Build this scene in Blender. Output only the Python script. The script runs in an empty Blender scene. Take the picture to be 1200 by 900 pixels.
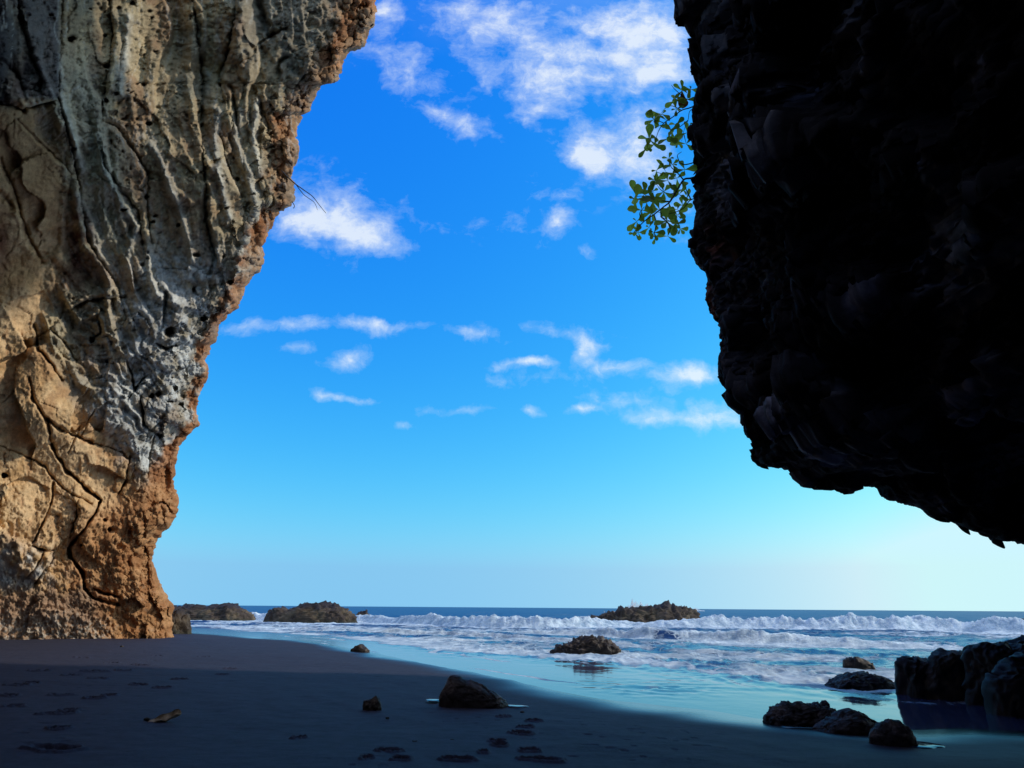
import bpy, math, random
import numpy as np
from mathutils import Vector, Matrix

random.seed(7)
RNG = np.random.RandomState(11)
SC = bpy.context.scene
COL = SC.collection
F = 800.0                                   # focal length in photo pixels (1200 wide)
PITCH = math.radians(18.13)
ROLL = math.radians(0.43)
CAM = np.array([0.0, 0.0, 1.7])
SUN_AZ, SUN_EL = math.radians(80), math.radians(34)

fwd = np.array([0, math.cos(PITCH), math.sin(PITCH)])
up0 = np.array([0, -math.sin(PITCH), math.cos(PITCH)])
rt0 = np.array([1.0, 0, 0])
RT = math.cos(ROLL) * rt0 + math.sin(ROLL) * up0
UP = -math.sin(ROLL) * rt0 + math.cos(ROLL) * up0


def rays(px, py):
    px = np.asarray(px, float); py = np.asarray(py, float)
    a = (px - 600) / F; b = (450 - py) / F
    return fwd + a[..., None] * RT + b[..., None] * UP


def at_y(px, py, Y):
    """World point on the sight line of a photo pixel, at world depth Y."""
    r = rays(px, py)
    return CAM + r * (np.asarray(Y, float) / r[..., 1])[..., None]


# ------------------------------------------------------------------ noise
LAT = [np.random.RandomState(100 + k).rand(64, 64, 64).astype(np.float32) for k in range(3)]


def vnoise(p, seed=0):
    L = LAT[seed % 3]
    p = np.asarray(p, np.float32) + np.float32(seed * 7.31)
    i = np.floor(p).astype(np.int32); f = (p - i).astype(np.float32)
    f = f * f * f * (f * (f * 6 - 15) + 10)
    i0 = i & 63; i1 = (i + 1) & 63
    x, y, z = f[:, 0], f[:, 1], f[:, 2]
    X0, Y0, Z0, X1, Y1, Z1 = i0[:, 0], i0[:, 1], i0[:, 2], i1[:, 0], i1[:, 1], i1[:, 2]
    a = L[X0, Y0, Z0] * (1 - x) + L[X1, Y0, Z0] * x
    b = L[X0, Y1, Z0] * (1 - x) + L[X1, Y1, Z0] * x
    c = L[X0, Y0, Z1] * (1 - x) + L[X1, Y0, Z1] * x
    d = L[X0, Y1, Z1] * (1 - x) + L[X1, Y1, Z1] * x
    a = a * (1 - y) + b * y; c = c * (1 - y) + d * y
    return (a * (1 - z) + c * z) * 2 - 1


def fbm(p, octs=4, seed=0, gain=0.5):
    p = np.asarray(p, np.float32); s = 0; a = 1.0
    for k in range(octs):
        s = s + a * vnoise(p * (2.03 ** k), seed + k * 3); a *= gain
    return s


def ridged(p, octs=4, seed=0, gain=0.5):
    p = np.asarray(p, np.float32); s = 0; a = 1.0
    for k in range(octs):
        s = s + a * (1 - 2 * np.abs(vnoise(p * (2.03 ** k), seed + k * 3))); a *= gain
    return s


def P3(a, b, c=0.0):
    a = np.asarray(a, float)
    return np.stack([a, np.broadcast_to(b, a.shape), np.broadcast_to(c, a.shape)], -1)


def facets(p, seed=0, tilt=0.6):
    """Cellular facets: every cell is a tilted plane with its own height. Also returns the distance to the cell border."""
    p = np.asarray(p, np.float32)
    i = np.floor(p).astype(np.int32)
    best = np.full(len(p), 1e9, np.float32); sec = best.copy(); val = np.zeros(len(p), np.float32)
    A, B, C = LAT
    for dx in (-1, 0, 1):
        for dy in (-1, 0, 1):
            for dz in (-1, 0, 1):
                c = i + np.array([dx, dy, dz]); k = (c + seed * 13) & 63
                kx, ky, kz = k[:, 0], k[:, 1], k[:, 2]
                j = np.stack([A[kx, ky, kz], B[kx, ky, kz], C[kx, ky, kz]], -1)
                d = p - (c + j)
                r = np.sqrt((d * d).sum(-1))
                g = np.stack([B[ky, kz, kx], C[kz, kx, ky], A[ky, kx, kz]], -1) - 0.5
                v = (d * g).sum(-1) * 2 * tilt + (A[kz, ky, kx] - 0.5)
                m = r < best
                sec = np.where(m, best, np.minimum(sec, r)); best = np.where(m, r, best); val = np.where(m, v, val)
    return val, sec - best


def poly_dist(px, py, pts):
    """Distance to a polyline, signed side and the arc parameter."""
    best = np.full(px.shape, 1e9); side = np.zeros(px.shape); par = np.zeros(px.shape)
    n = len(pts) - 1
    for k in range(n):
        (ax, ay), (bx, by) = pts[k], pts[k + 1]
        dx, dy = bx - ax, by - ay; L2 = dx * dx + dy * dy + 1e-9
        t = np.clip(((px - ax) * dx + (py - ay) * dy) / L2, 0, 1)
        ex, ey = px - ax - t * dx, py - ay - t * dy
        d = np.hypot(ex, ey); m = d < best
        best = np.where(m, d, best)
        side = np.where(m, np.sign(dx * (py - ay) - dy * (px - ax)), side)
        par = np.where(m, (k + t) / n, par)
    return best, side, par


def sstep(a, b, x):
    t = np.clip((x - a) / (b - a), 0, 1)
    return t * t * (3 - 2 * t)


def bell(x, w):
    return np.exp(-(x / w) ** 2)


# ------------------------------------------------------------------ objects
def tag(o, label=None, cat=None, group=None, kind=None):
    if label: o['label'] = label
    if cat: o['category'] = cat
    if group: o['group'] = group
    if kind: o['kind'] = kind
    return o


def mesh_obj(name, verts, faces, mat=None, parent=None, attrs=None, smooth=True):
    me = bpy.data.meshes.new(name)
    v = np.asarray(verts, np.float32).reshape(-1, 3)
    if isinstance(faces, np.ndarray):
        n, k = faces.shape
        me.vertices.add(len(v)); me.vertices.foreach_set('co', v.ravel())
        me.loops.add(n * k); me.loops.foreach_set('vertex_index', faces.astype(np.int32).ravel())
        me.polygons.add(n)
        me.polygons.foreach_set('loop_start', np.arange(0, n * k, k, dtype=np.int32))
        me.polygons.foreach_set('loop_total', np.full(n, k, np.int32))
        me.update(calc_edges=True)
    else:
        me.from_pydata([tuple(map(float, q)) for q in v], [], [tuple(map(int, f)) for f in faces])
    me.polygons.foreach_set('use_smooth', np.full(len(me.polygons), smooth))
    for k, a in (attrs or {}).items():
        a = np.asarray(a, np.float32)
        if a.ndim == 2:
            at = me.attributes.new(k, 'FLOAT_COLOR', 'POINT')
            at.data.foreach_set('color', np.concatenate([a, np.ones((len(a), 1), np.float32)], 1).ravel())
        else:
            at = me.attributes.new(k, 'FLOAT', 'POINT'); at.data.foreach_set('value', a.ravel())
    if mat: me.materials.append(mat)
    me.update()
    o = bpy.data.objects.new(name, me); COL.objects.link(o)
    if parent: o.parent = parent
    return o


def grid_faces(nr, nc, flip=False, wrap=False):
    idx = np.arange(nr * nc).reshape(nr, nc)
    if wrap: idx = np.concatenate([idx, idx[:, :1]], 1)
    a, b, c, d = idx[:-1, :-1], idx[:-1, 1:], idx[1:, 1:], idx[1:, :-1]
    f = np.stack([a, b, c, d], -1).reshape(-1, 4)
    return f[:, ::-1].copy() if flip else f


def grid_normals(P):
    du = np.gradient(P, axis=1); dv = np.gradient(P, axis=0)
    n = np.cross(du, dv); n /= np.linalg.norm(n, axis=-1, keepdims=True) + 1e-9
    return n


def empty(name, loc=(0, 0, 0)):
    o = bpy.data.objects.new(name, None); COL.objects.link(o); o.location = loc; o.empty_display_size = 0.2
    return o


# ------------------------------------------------------------------ materials
class NT:
    def __init__(s, tree): s.t = tree
    def n(s, typ, **kw):
        nd = s.t.nodes.new(typ)
        for k, v in kw.items():
            if k.startswith('i_'):
                nd.inputs[k[2:].replace('_', ' ')].default_value = v
            else: setattr(nd, k, v)
        return nd
    def l(s, a, b): s.t.links.new(a, b)
    def math(s, op, a, b=None, c=None, clamp=False):
        nd = s.t.nodes.new('ShaderNodeMath'); nd.operation = op; nd.use_clamp = clamp
        for i, x in enumerate((a, b, c)):
            if x is None: continue
            if isinstance(x, (int, float)): nd.inputs[i].default_value = x
            else: s.l(x, nd.inputs[i])
        return nd.outputs[0]
    def mix(s, fac, a, b, typ='MIX'):
        nd = s.t.nodes.new('ShaderNodeMix'); nd.data_type = 'RGBA'; nd.blend_type = typ
        for i, x in ((0, fac), (6, a), (7, b)):
            if isinstance(x, (int, float)): nd.inputs[i].default_value = x
            elif isinstance(x, tuple): nd.inputs[i].default_value = x + (1,) if len(x) == 3 else x
            else: s.l(x, nd.inputs[i])
        return nd.outputs[2]
    def ramp(s, x, stops):
        nd = s.t.nodes.new('ShaderNodeValToRGB'); e = nd.color_ramp.elements
        while len(e) < len(stops): e.new(0.5)
        for k, (p, c) in enumerate(stops):
            e[k].position = p; e[k].color = (c, c, c, 1) if isinstance(c, (int, float)) else c + (1,)
        s.l(x, nd.inputs[0]); return nd.outputs[0]


def new_mat(name):
    m = bpy.data.materials.new(name); m.use_nodes = True
    t = NT(m.node_tree); b = m.node_tree.nodes['Principled BSDF']
    return m, t, b


def rock_mat(name, base=None, rough=0.85, scale=1.0, bump=0.6, spec=0.3, var=(0.55, 1.35), bdist=0.12):
    m, t, b = new_mat(name)
    tc = t.n('ShaderNodeTexCoord').outputs['Object']
    n1 = t.n('ShaderNodeTexNoise', i_Scale=1.1 * scale, i_Detail=12.0, i_Roughness=0.68); t.l(tc, n1.inputs['Vector'])
    n2 = t.n('ShaderNodeTexNoise', i_Scale=7.0 * scale, i_Detail=10.0, i_Roughness=0.7); t.l(tc, n2.inputs['Vector'])
    vo = t.n('ShaderNodeTexVoronoi', i_Scale=5.0 * scale); t.l(tc, vo.inputs['Vector'])
    if base is None: c = t.n('ShaderNodeAttribute', attribute_name='col').outputs['Color']
    else:
        rgb = t.n('ShaderNodeRGB'); rgb.outputs[0].default_value = base + (1,); c = rgb.outputs[0]
    v = t.math('ADD', t.math('MULTIPLY', n1.outputs[0], 0.5), t.math('MULTIPLY', n2.outputs[0], 0.5))
    v = t.ramp(v, [(0.32, var[0]), (0.68, var[1])])
    c = t.mix(1.0, c, v, 'MULTIPLY')
    t.l(c, b.inputs['Base Color'])
    b.inputs['Roughness'].default_value = rough
    b.inputs['Specular IOR Level'].default_value = spec
    h = t.math('ADD', t.math('MULTIPLY', n1.outputs[0], 0.7), t.math('MULTIPLY', n2.outputs[0], 0.4))
    h = t.math('ADD', h, t.math('MULTIPLY', vo.outputs['Distance'], 0.15))
    bm = t.n('ShaderNodeBump', i_Strength=bump, i_Distance=bdist / scale); t.l(h, bm.inputs['Height'])
    t.l(bm.outputs[0], b.inputs['Normal'])
    return m


# ------------------------------------------------------------------ shore layout
def px_ground(px, py, z=0.0):
    r = rays(px, py); t = (z - CAM[2]) / r[..., 2]
    return CAM + r * t[..., None]


WATERLINE_PX = [(120, 736.5), (200, 739), (225, 741), (300, 747), (350, 750.5), (400, 757), (430, 763), (470, 773), (520, 783), (560, 790), (600, 797), (650, 808),
                (700, 817), (760, 826), (830, 833), (880, 841), (930, 847), (985, 851), (1060, 853), (1120, 853), (1200, 857), (1320, 864)]
FOAMLINE_PX = [(120, 731), (225, 735.5), (300, 741), (400, 749), (450, 755), (520, 764), (600, 770), (650, 773), (740, 781), (800, 790), (870, 797), (940, 805),
               (1000, 813), (1060, 818), (1200, 828), (1330, 840)]
WL = [tuple(p[:2]) for p in px_ground(*np.array(WATERLINE_PX, float).T)]
FL = [tuple(p[:2]) for p in px_ground(*np.array(FOAMLINE_PX, float).T)]
WL = [(WL[0][0] - 400, WL[0][1] + 200)] + WL + [(60, 8), (400, -60)]
FL = [(FL[0][0] - 400, FL[0][1] + 200)] + FL + [(62, 12), (400, -40)]


def sd_to(x, y, line):
    """Signed distance, positive seaward."""
    d, s, p = poly_dist(x, y, line)
    return np.where(s > 0, d, -d)


def shore_jitter(x, y):
    n = len(x)
    return 0.22 * fbm(P3(x * 0.45, y * 0.45), 3, 5).reshape(x.shape) if n else x


FOOT = [(130, 777, 16), (164, 780, 16), (111, 787, 22), (84, 791, 18), (115, 795.5, 19), (20, 803, 22), (37, 801, 14), (210, 796, 14), (162, 803, 19), (191, 807, 18),
        (270, 782, 12), (261, 790, 12), (10, 815, 20), (71, 815, 22), (110, 819, 20), (127, 816, 14), (16, 829, 18), (65, 838, 30), (80, 834, 18), (60, 879, 52), (67, 855, 18),
        (144, 785.5, 16), (590, 840.5, 14), (625, 847, 17), (615, 854.5, 16), (609, 861, 24), (582, 870, 18), (586, 874.5, 18), (620, 880, 20), (566, 882.5, 12), (535, 891, 40),
        (632, 890, 44), (455, 882, 26), (429, 892, 12), (350, 864, 12), (240, 770, 12), (185, 768, 12), (470, 893, 22), (95, 770, 14), (45, 786, 18)]


def sand_base(x, y):
    sd = sd_to(x, y, WL) + shore_jitter(x, y)
    land = np.maximum(-sd, 0)
    z = 0.30 * (1 - np.exp(-land / 10.0)) + 0.0012 * land
    z = np.where(sd > 0, -0.035 * np.minimum(sd, 60), z)
    return z, sd


def ground_pt(px, py):
    """Where a photo pixel meets the beach or the water."""
    z = 0.0
    for _ in range(6):
        p = px_ground(np.array([px], float), np.array([py], float), z)[0]
        zz, sd = sand_base(np.array([p[0]]), np.array([p[1]]))
        z = max(float(zz[0]), 0.0)
    return p


def polar(az, r):
    A, R = np.meshgrid(az, r)
    return R * np.sin(A), R * np.cos(A)


# ------------------------------------------------------------------ sand
def build_sand():
    az = np.radians(np.concatenate([np.linspace(-180, -46, 30)[:-1], np.linspace(-46, 46, 1250), np.linspace(46, 180, 30)[1:]]))
    r = np.concatenate([[0.05, 1.5, 3, 4.5], np.geomspace(5.5, 22, 420), np.geomspace(22.1, 75, 170), np.geomspace(80, 900, 20)])
    X, Y = polar(az, r); sh = X.shape
    x, y = X.ravel(), Y.ravel()
    z, sd = sand_base(x, y)
    near = np.hypot(x, y) < 60
    q = P3(x, y)
    soft = sstep(0.3, 4.0, -sd)
    z = z + soft * (0.035 * fbm(q * 0.22, 3, 2) + 0.012 * fbm(q * 0.9, 3, 4)) + soft * 0.004 * fbm(q * P3(np.array([3.0]), 5.0, 1)[0], 3, 8)
    # ripples left by the last waves, running along the shore
    z = z + 0.004 * soft * np.sin(sd * 7 + 2.5 * fbm(q * 0.35, 2, 9)) * sstep(-0.2, 0.5, fbm(q * 0.25, 2, 3))
    stain = np.zeros_like(x)
    for k, (fx, fy, w) in enumerate(FOOT):
        c = ground_pt(fx, fy)
        dist = math.hypot(c[0], c[1]); L = 0.85 * w * dist / F
        m = np.where((np.abs(x - c[0]) < L * 1.6) & (np.abs(y - c[1]) < 1.0 + L))[0]
        if not len(m): continue
        th = random.uniform(-0.35, 0.35)
        dx, dy = x[m] - c[0], y[m] - c[1]
        u = (dx * math.cos(th) + dy * math.sin(th)) / (L * 0.5)
        v = (-dx * math.sin(th) + dy * math.cos(th)) / max(0.085, L * 0.24)
        v = v + 0.35 * np.sin(u * 2.2 + k) * 0.6
        d = np.minimum(np.hypot((u + 0.5) / 0.55, v / 0.8), np.hypot((u - 0.32) / 0.75, v)) + 0.32 * fbm(P3(dx * 9 + k, dy * 9), 3, 3)
        dep = min(0.06, 0.02 + 0.0032 * dist)
        z[m] += -dep * (1 - sstep(0.55, 1.05, d)) + 0.55 * dep * bell(d - 1.25, 0.25)
    # little scattered grains, wrack and pock marks
    pk = vnoise(q * 6.5, 4)
    z = z - 0.012 * soft * sstep(0.62, 0.85, pk) * sstep(0.0, 0.4, vnoise(q * 0.4, 1))
    # scour hollows around boulders
    P = np.stack([x, y, z], -1)
    m, t, b = new_mat('dark_sand')
    tc = t.n('ShaderNodeTexCoord').outputs['Object']
    n1 = t.n('ShaderNodeTexNoise', i_Scale=0.5, i_Detail=6.0); t.l(tc, n1.inputs['Vector'])
    n2 = t.n('ShaderNodeTexNoise', i_Scale=60.0, i_Detail=5.0, i_Roughness=0.7); t.l(tc, n2.inputs['Vector'])
    n3 = t.n('ShaderNodeTexNoise', i_Scale=5.0, i_Detail=6.0, i_Roughness=0.65); t.l(tc, n3.inputs['Vector'])
    wet = t.n('ShaderNodeAttribute', attribute_name='wet').outputs['Fac']
    dry = t.mix(n1.outputs[0], (0.024, 0.024, 0.043), (0.038, 0.037, 0.060))
    sp = t.ramp(n2.outputs[0], [(0.35, 0.7), (0.7, 1.35)])
    dry = t.mix(1.0, dry, sp, 'MULTIPLY')
    dry = t.mix(1.0, dry, t.ramp(n3.outputs[0], [(0.3, 0.68), (0.7, 1.28)]), 'MULTIPLY')
    c = t.mix(wet, dry, (0.016, 0.016, 0.018))
    t.l(c, b.inputs['Base Color'])
    ro = t.math('SUBTRACT', 0.78, t.math('MULTIPLY', wet, 0.62)); t.l(ro, b.inputs['Roughness'])
    t.l(t.math('ADD', 0.25, t.math('MULTIPLY', wet, 0.25)), b.inputs['Specular IOR Level'])
    h = t.math('ADD', t.math('MULTIPLY', n2.outputs[0], 0.5), n3.outputs[0])
    bs = t.math('SUBTRACT', 0.6, t.math('MULTIPLY', wet, 0.57))
    bm = t.n('ShaderNodeBump', i_Distance=0.02); t.l(h, bm.inputs['Height']); t.l(bs, bm.inputs['Strength'])
    t.l(bm.outputs[0], b.inputs['Normal'])
    wetv = sstep(-1.6, -0.1, sd + 0.5 * fbm(q * 0.3, 3, 7))
    wetv = np.maximum(wetv, sstep(1.2, -0.2, np.hypot((x - 7.0) / 4.5, (y - 9.3) / 1.8)) * 0.30)
    o = mesh_obj('sand_beach', P, grid_faces(*sh, flip=True), m, attrs={'wet': wetv})
    tag(o, kind='structure'); o['label'] = 'dark grey volcanic sand with footprints'
    return o


# ------------------------------------------------------------------ sea
BREAK_A = [(-200, 727), (225, 727), (425, 730), (520, 733), (600, 735), (690, 736.5), (820, 737), (950, 739), (1100, 741), (1200, 742.5), (1400, 745)]
A_H = ([-200, 225, 300, 425, 470, 560, 640, 690, 760, 820, 870, 940, 1000, 1080, 1150, 1200, 1400],
       [0.3, 0.4, 0.6, 0.65, 0.75, 0.8, 0.85, 0.65, 0.5, 0.85, 1.0, 0.95, 1.1, 1.05, 1.15, 1.1, 1.0])
BREAK_B = [(560, 744), (640, 746), (700, 748), (760, 751), (800, 752.5), (900, 756), (1000, 759), (1080, 761), (1150, 762)]
B_H = ([560, 620, 690, 740, 770, 800, 900, 1000, 1060, 1150], [0.0, 0.22, 0.28, 0.42, 0.62, 0.6, 0.5, 0.38, 0.25, 0.0])
BREAK_D = [(228, 736), (300, 738), (420, 741), (520, 744), (600, 749), (700, 757), (800, 765), (900, 772), (1000, 778)]
D_H = ([228, 300, 420, 520, 600, 700, 800, 900, 1000], [0.1, .16, .2, .2, .16, .12, .13, .15, 0.05])


def build_sea():
    az = np.radians(np.concatenate([np.linspace(-120, -46, 24)[:-1], np.linspace(-46, 46, 1050), np.linspace(46, 120, 24)[1:]]))
    r = np.concatenate([[8], np.linspace(9.5, 30, 130), np.linspace(30.2, 110, 330), np.geomspace(110.6, 400, 90), np.geomspace(410, 40000, 40)])
    X, Y = polar(az, r); sh = X.shape
    x, y = X.ravel(), Y.ravel(); R = np.hypot(x, y); AZ = np.arctan2(x, y)
    pxa = 600 + F * np.tan(np.clip(AZ, -1.2, 1.2)) * (Y.ravel() * 0 + 1.0) / math.cos(PITCH) * 1.0
    # horizontal photo position of a sea point
    d = np.stack([x, y, 0 * x - 1.7], -1); dep = d @ fwd
    pxs = np.where(dep > 1, 600 + F * (d @ RT) / np.maximum(dep, 1), np.sign(x) * 5000)
    sd = sd_to(x, y, WL) + shore_jitter(x, y)
    sf = sd_to(x, y, FL) + 0.5 * fbm(P3(x * 0.3, y * 0.3), 3, 6)
    q = P3(x, y)
    z = np.zeros_like(x); foam = np.zeros_like(x)
    lim = R < 500
    calm = sstep(-0.8, 4.0, sf)
    far = sstep(420, 120, R)
    # chop
    sw = np.minimum(R / 60, 1)
    z += calm * far * sw * (0.10 * fbm(P3(x * 0.16, y * 0.33), 4, 3) + 0.05 * ridged(P3(x * 0.5, y * 0.8), 3, 7))
    z += calm * (0.035 * fbm(P3(x * 0.9, y * 1.8), 3, 11) * sstep(60, 20, R) + 0.05 * ridged(P3(x * 0.7, y * 1.1), 3, 57) * sstep(14, 30, R) * far)
    z += sstep(-3, 0.5, sf) * (1 - calm) * 0.006 * np.sin(sf * 5 + 3 * fbm(q * 0.5, 2, 4)) * sstep(0.2, 1.5, sd)
    # patches of old foam between the breakers
    band = sstep(-0.1, 1.2, sf) * sstep(120, 85, R)
    lace = fbm(P3(x * 0.10, y * 0.28), 4, 21)
    foam += band * (0.50 + 0.50 * lace)
    rp = bell((pxs - 765) / 70, 1) * bell((R - 17.2) / 1.6, 1)
    z += rp * (0.022 * ridged(P3(x * 1.1, y * 4.5), 2, 3)) * (sd > 0.6)
    # foamy edge of the wash, its shoreward front, and the thin line along the water's edge
    z += 0.08 * bell(sf - 2.2, 2.2) * ridged(P3(x * 1.5, y * 1.1), 3, 53) * sstep(40, 24, R)
    foam += 0.68 * bell(sf - 0.9, 1.1) * sstep(20, 30, 60 - R * 0.6) * (0.55 + 0.6 * vnoise(q * 0.55, 3))
    foam += 0.42 * bell(sf - 3.2, 2.2) * sstep(45, 25, R) * (0.6 + 0.5 * vnoise(q * 0.4, 8))
    wob = 0.9 * fbm(P3(x * 0.25, y * 0.25), 3, 63)
    foam += 0.85 * bell(sd - 1.1 - wob, 0.10) * sstep(-.1, .4, vnoise(q * 0.3, 65)) + 0.85 * bell(sd - 2.8 - 1.6 * wob, 0.16) * sstep(-.1, .4, vnoise(q * 0.22, 66)) * sstep(1.0, 0.0, sf)
    foam += 0.75 * bell(sd - 0.12, 0.13) * sstep(-0.15, 0.35, vnoise(q * 0.5, 5)) * sstep(24, 34, R)
    for k, (line, hp, hv, front, back) in enumerate(((BREAK_A, *A_H, 1.8, 7.5), (BREAK_B, *B_H, 1.1, 4.0), (BREAK_D, *D_H, 0.7, 2.5))):
        L = px_ground(*np.array(line, float).T)
        la = np.arctan2(L[:, 0], L[:, 1]); lr = np.hypot(L[:, 0], L[:, 1])
        r0 = np.interp(AZ, la, lr) + (0.6 + 2.8 * (k == 0)) * fbm(P3(x * 0.06 + k * 9, 0.0), 3, 13)
        hh = np.interp(pxs, hp, hv, left=0 if k else hv[0], right=0 if k else hv[-1])
        tt = R - r0
        hh = hh * (0.80 + 0.26 * np.clip(fbm(P3(pxs / 55, R * 0.0, k), 4, 27, 0.6), -.8, .9))
        tur = 0.5 * fbm(P3(x * 0.55, y * 0.55), 4, 31 + k) + 0.35 * ridged(P3(x * 1.3, y * 1.3), 3, 17)
        g = sstep(0, front, tt) * np.exp(-np.maximum(tt - front, 0) / back)
        clear = 0.85 * bell(pxs - 785 + 14 * vnoise(P3(x * 0.5, y * 0.5), 3), 26) if k == 1 else (0.85 * bell(pxs - 1120, 40) * sstep(-0.1, .3, vnoise(P3(x * 0.2, 0.0), 2)) if k == 0 else 0)
        clear = np.clip(clear, 0, 1)
        white = sstep(0.02, 0.35, g) * (hh > 0.02)
        z += hh * g * (1 + 0.42 * (1 - clear) * tur) + (1 - clear) * hh * g * (0.13 * ridged(P3(x * 2.2, y * 2.2), 2, 41) + 0.10 * ridged(P3(x * 4.6, y * 3.6), 2, 47))
        crest = bell(tt - front, front * 0.55)
        foam += np.minimum(hh / 0.35, 1) * ((1 - 0.96 * clear) * ((0.92 + 0.35 * tur) * bell(tt - front * 0.6, front * 0.85) + 0.55 * sstep(front * 3 + back * 0.9, front, tt) * (tt > 0)) - 0.5 * clear * bell(tt - front * 0.5, front) + 0.5 * clear * crest)
        foam += np.minimum(hh / 0.35, 1) * 0.35 * sstep(-4.0, 0, tt) * (tt < 0)
    # water offshore: the odd whitecap
    z += sstep(90, 140, R) * sstep(900, 300, R) * 0.12 * fbm(P3(x * 0.05, y * 0.11), 4, 19)
    foam += 0.45 * sstep(110, 130, R) * sstep(420, 200, R) * sstep(0.55, 0.8, vnoise(P3(x * 0.03, y * 0.12), 23))
    for (bx, by, bw, bh) in WASH_ROCKS:
        c = ground_pt(bx, by); wr = bw * np.hypot(c[0], c[1]) / F
        rr = np.hypot((x - c[0]) / (wr * 0.62), (y - c[1] - wr * 0.2) / (wr * 0.5))
        foam += bh * bell(rr - 1.0, 0.35) * (0.6 + 0.6 * vnoise(q * 0.7, 2))
    shallow = 1 - sstep(0.5, 6.0, sf + 1.0)
    foam *= (R < 500)
    P = np.stack([x, y, z], -1)

    m, t, b = new_mat('sea_water')
    tc = t.n('ShaderNodeTexCoord').outputs['Object']
    fo = t.n('ShaderNodeAttribute', attribute_name='foam').outputs['Fac']
    sh_ = t.n('ShaderNodeAttribute', attribute_name='shallow').outputs['Fac']
    mp = t.n('ShaderNodeMapping'); mp.inputs['Scale'].default_value = (0.50, 0.30, 1.0); t.l(tc, mp.inputs[0])
    wn = t.n('ShaderNodeTexNoise', i_Scale=0.8, i_Detail=4.0); t.l(mp.outputs[0], wn.inputs['Vector'])
    wv = t.n('ShaderNodeVectorMath', operation='MULTIPLY_ADD'); t.l(wn.outputs['Color'], wv.inputs[0]); wv.inputs[1].default_value = (0.8, 0.8, 0); t.l(mp.outputs[0], wv.inputs[2])
    v1 = t.n('ShaderNodeTexVoronoi', feature='DISTANCE_TO_EDGE', i_Scale=1.3); t.l(wv.outputs[0], v1.inputs['Vector'])
    v2 = t.n('ShaderNodeTexVoronoi', feature='DISTANCE_TO_EDGE', i_Scale=3.1); t.l(wv.outputs[0], v2.inputs['Vector'])
    fn = t.n('ShaderNodeTexNoise', i_Scale=2.6, i_Detail=8.0, i_Roughness=0.72); t.l(wv.outputs[0], fn.inputs['Vector'])
    web = t.math('MINIMUM', t.math('MULTIPLY', v1.outputs['Distance'], 1.5), t.math('MULTIPLY', v2.outputs['Distance'], 3.2))
    thr = t.math('ADD', t.math('MULTIPLY', web, 0.75), t.math('MULTIPLY', fn.outputs[0], 0.85))
    fx = t.n('ShaderNodeTexNoise', i_Scale=1.1, i_Detail=8.0, i_Roughness=0.75); t.l(tc, fx.inputs['Vector'])
    thr = t.math('ADD', thr, t.math('MULTIPLY', t.math('SUBTRACT', fx.outputs[0], 0.5), 0.9))
    ff = t.math('SUBTRACT', fo, t.math('SUBTRACT', thr, 0.12))
    ff = t.ramp(ff, [(0.0, 0.0), (0.30, 1.0)])
    deep = t.mix(fn.outputs[0], (0.008, 0.036, 0.12), (0.018, 0.062, 0.19))
    wc = t.mix(sh_, deep, (0.065, 0.060, 0.120))
    fc = t.mix(t.ramp(fx.outputs[0], [(0.40, 0.0), (0.60, 1.0)]), (0.30, 0.42, 0.54), (0.74, 0.85, 0.91))  # bluish-grey mottling paints the shading between droplets into the foam
    t.l(t.mix(ff, wc, fc), b.inputs['Base Color'])
    fa_ = t.n('ShaderNodeAttribute', attribute_name='far').outputs['Fac']
    t.l(t.math('ADD', t.math('ADD', 0.05, t.math('MULTIPLY', fa_, 0.3)), t.math('MULTIPLY', ff, 0.6)), b.inputs['Roughness'])
    t.l(t.math('SUBTRACT', t.math('ADD', 0.5, t.math('MULTIPLY', sh_, 0.08)), t.math('MULTIPLY', fa_, 0.4)), b.inputs['Specular IOR Level'])
    b.inputs['IOR'].default_value = 1.33
    rn = t.n('ShaderNodeTexNoise', i_Scale=3.0, i_Detail=6.0, i_Roughness=0.6); t.l(mp.outputs[0], rn.inputs['Vector'])
    hh = t.math('ADD', rn.outputs[0], t.math('MULTIPLY', t.math('MULTIPLY', ff, fx.outputs[0]), 2.2))
    st = t.math('SUBTRACT', 0.55, t.math('MULTIPLY', sh_, 0.528))
    bm = t.n('ShaderNodeBump', i_Distance=0.24); t.l(hh, bm.inputs['Height']); t.l(st, bm.inputs['Strength'])
    t.l(bm.outputs[0], b.inputs['Normal'])
    o = mesh_obj('sea', P, grid_faces(*sh, flip=True), m, attrs={'foam': np.clip(foam, 0, 1.6), 'shallow': shallow, 'far': sstep(16, 75, R)})
    tag(o, kind='structure'); o['label'] = 'blue sea with white breakers rolling in'


WASH_ROCKS = [(692, 767, 80, 0.55), (757, 734, 135, 0.6), (372, 730, 120, 0.6), (255, 727, 80, 0.55), (1005, 806, 85, 0.9), (1003, 785, 50, 0.7), (1090, 820, 100, 0.45)]


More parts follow.
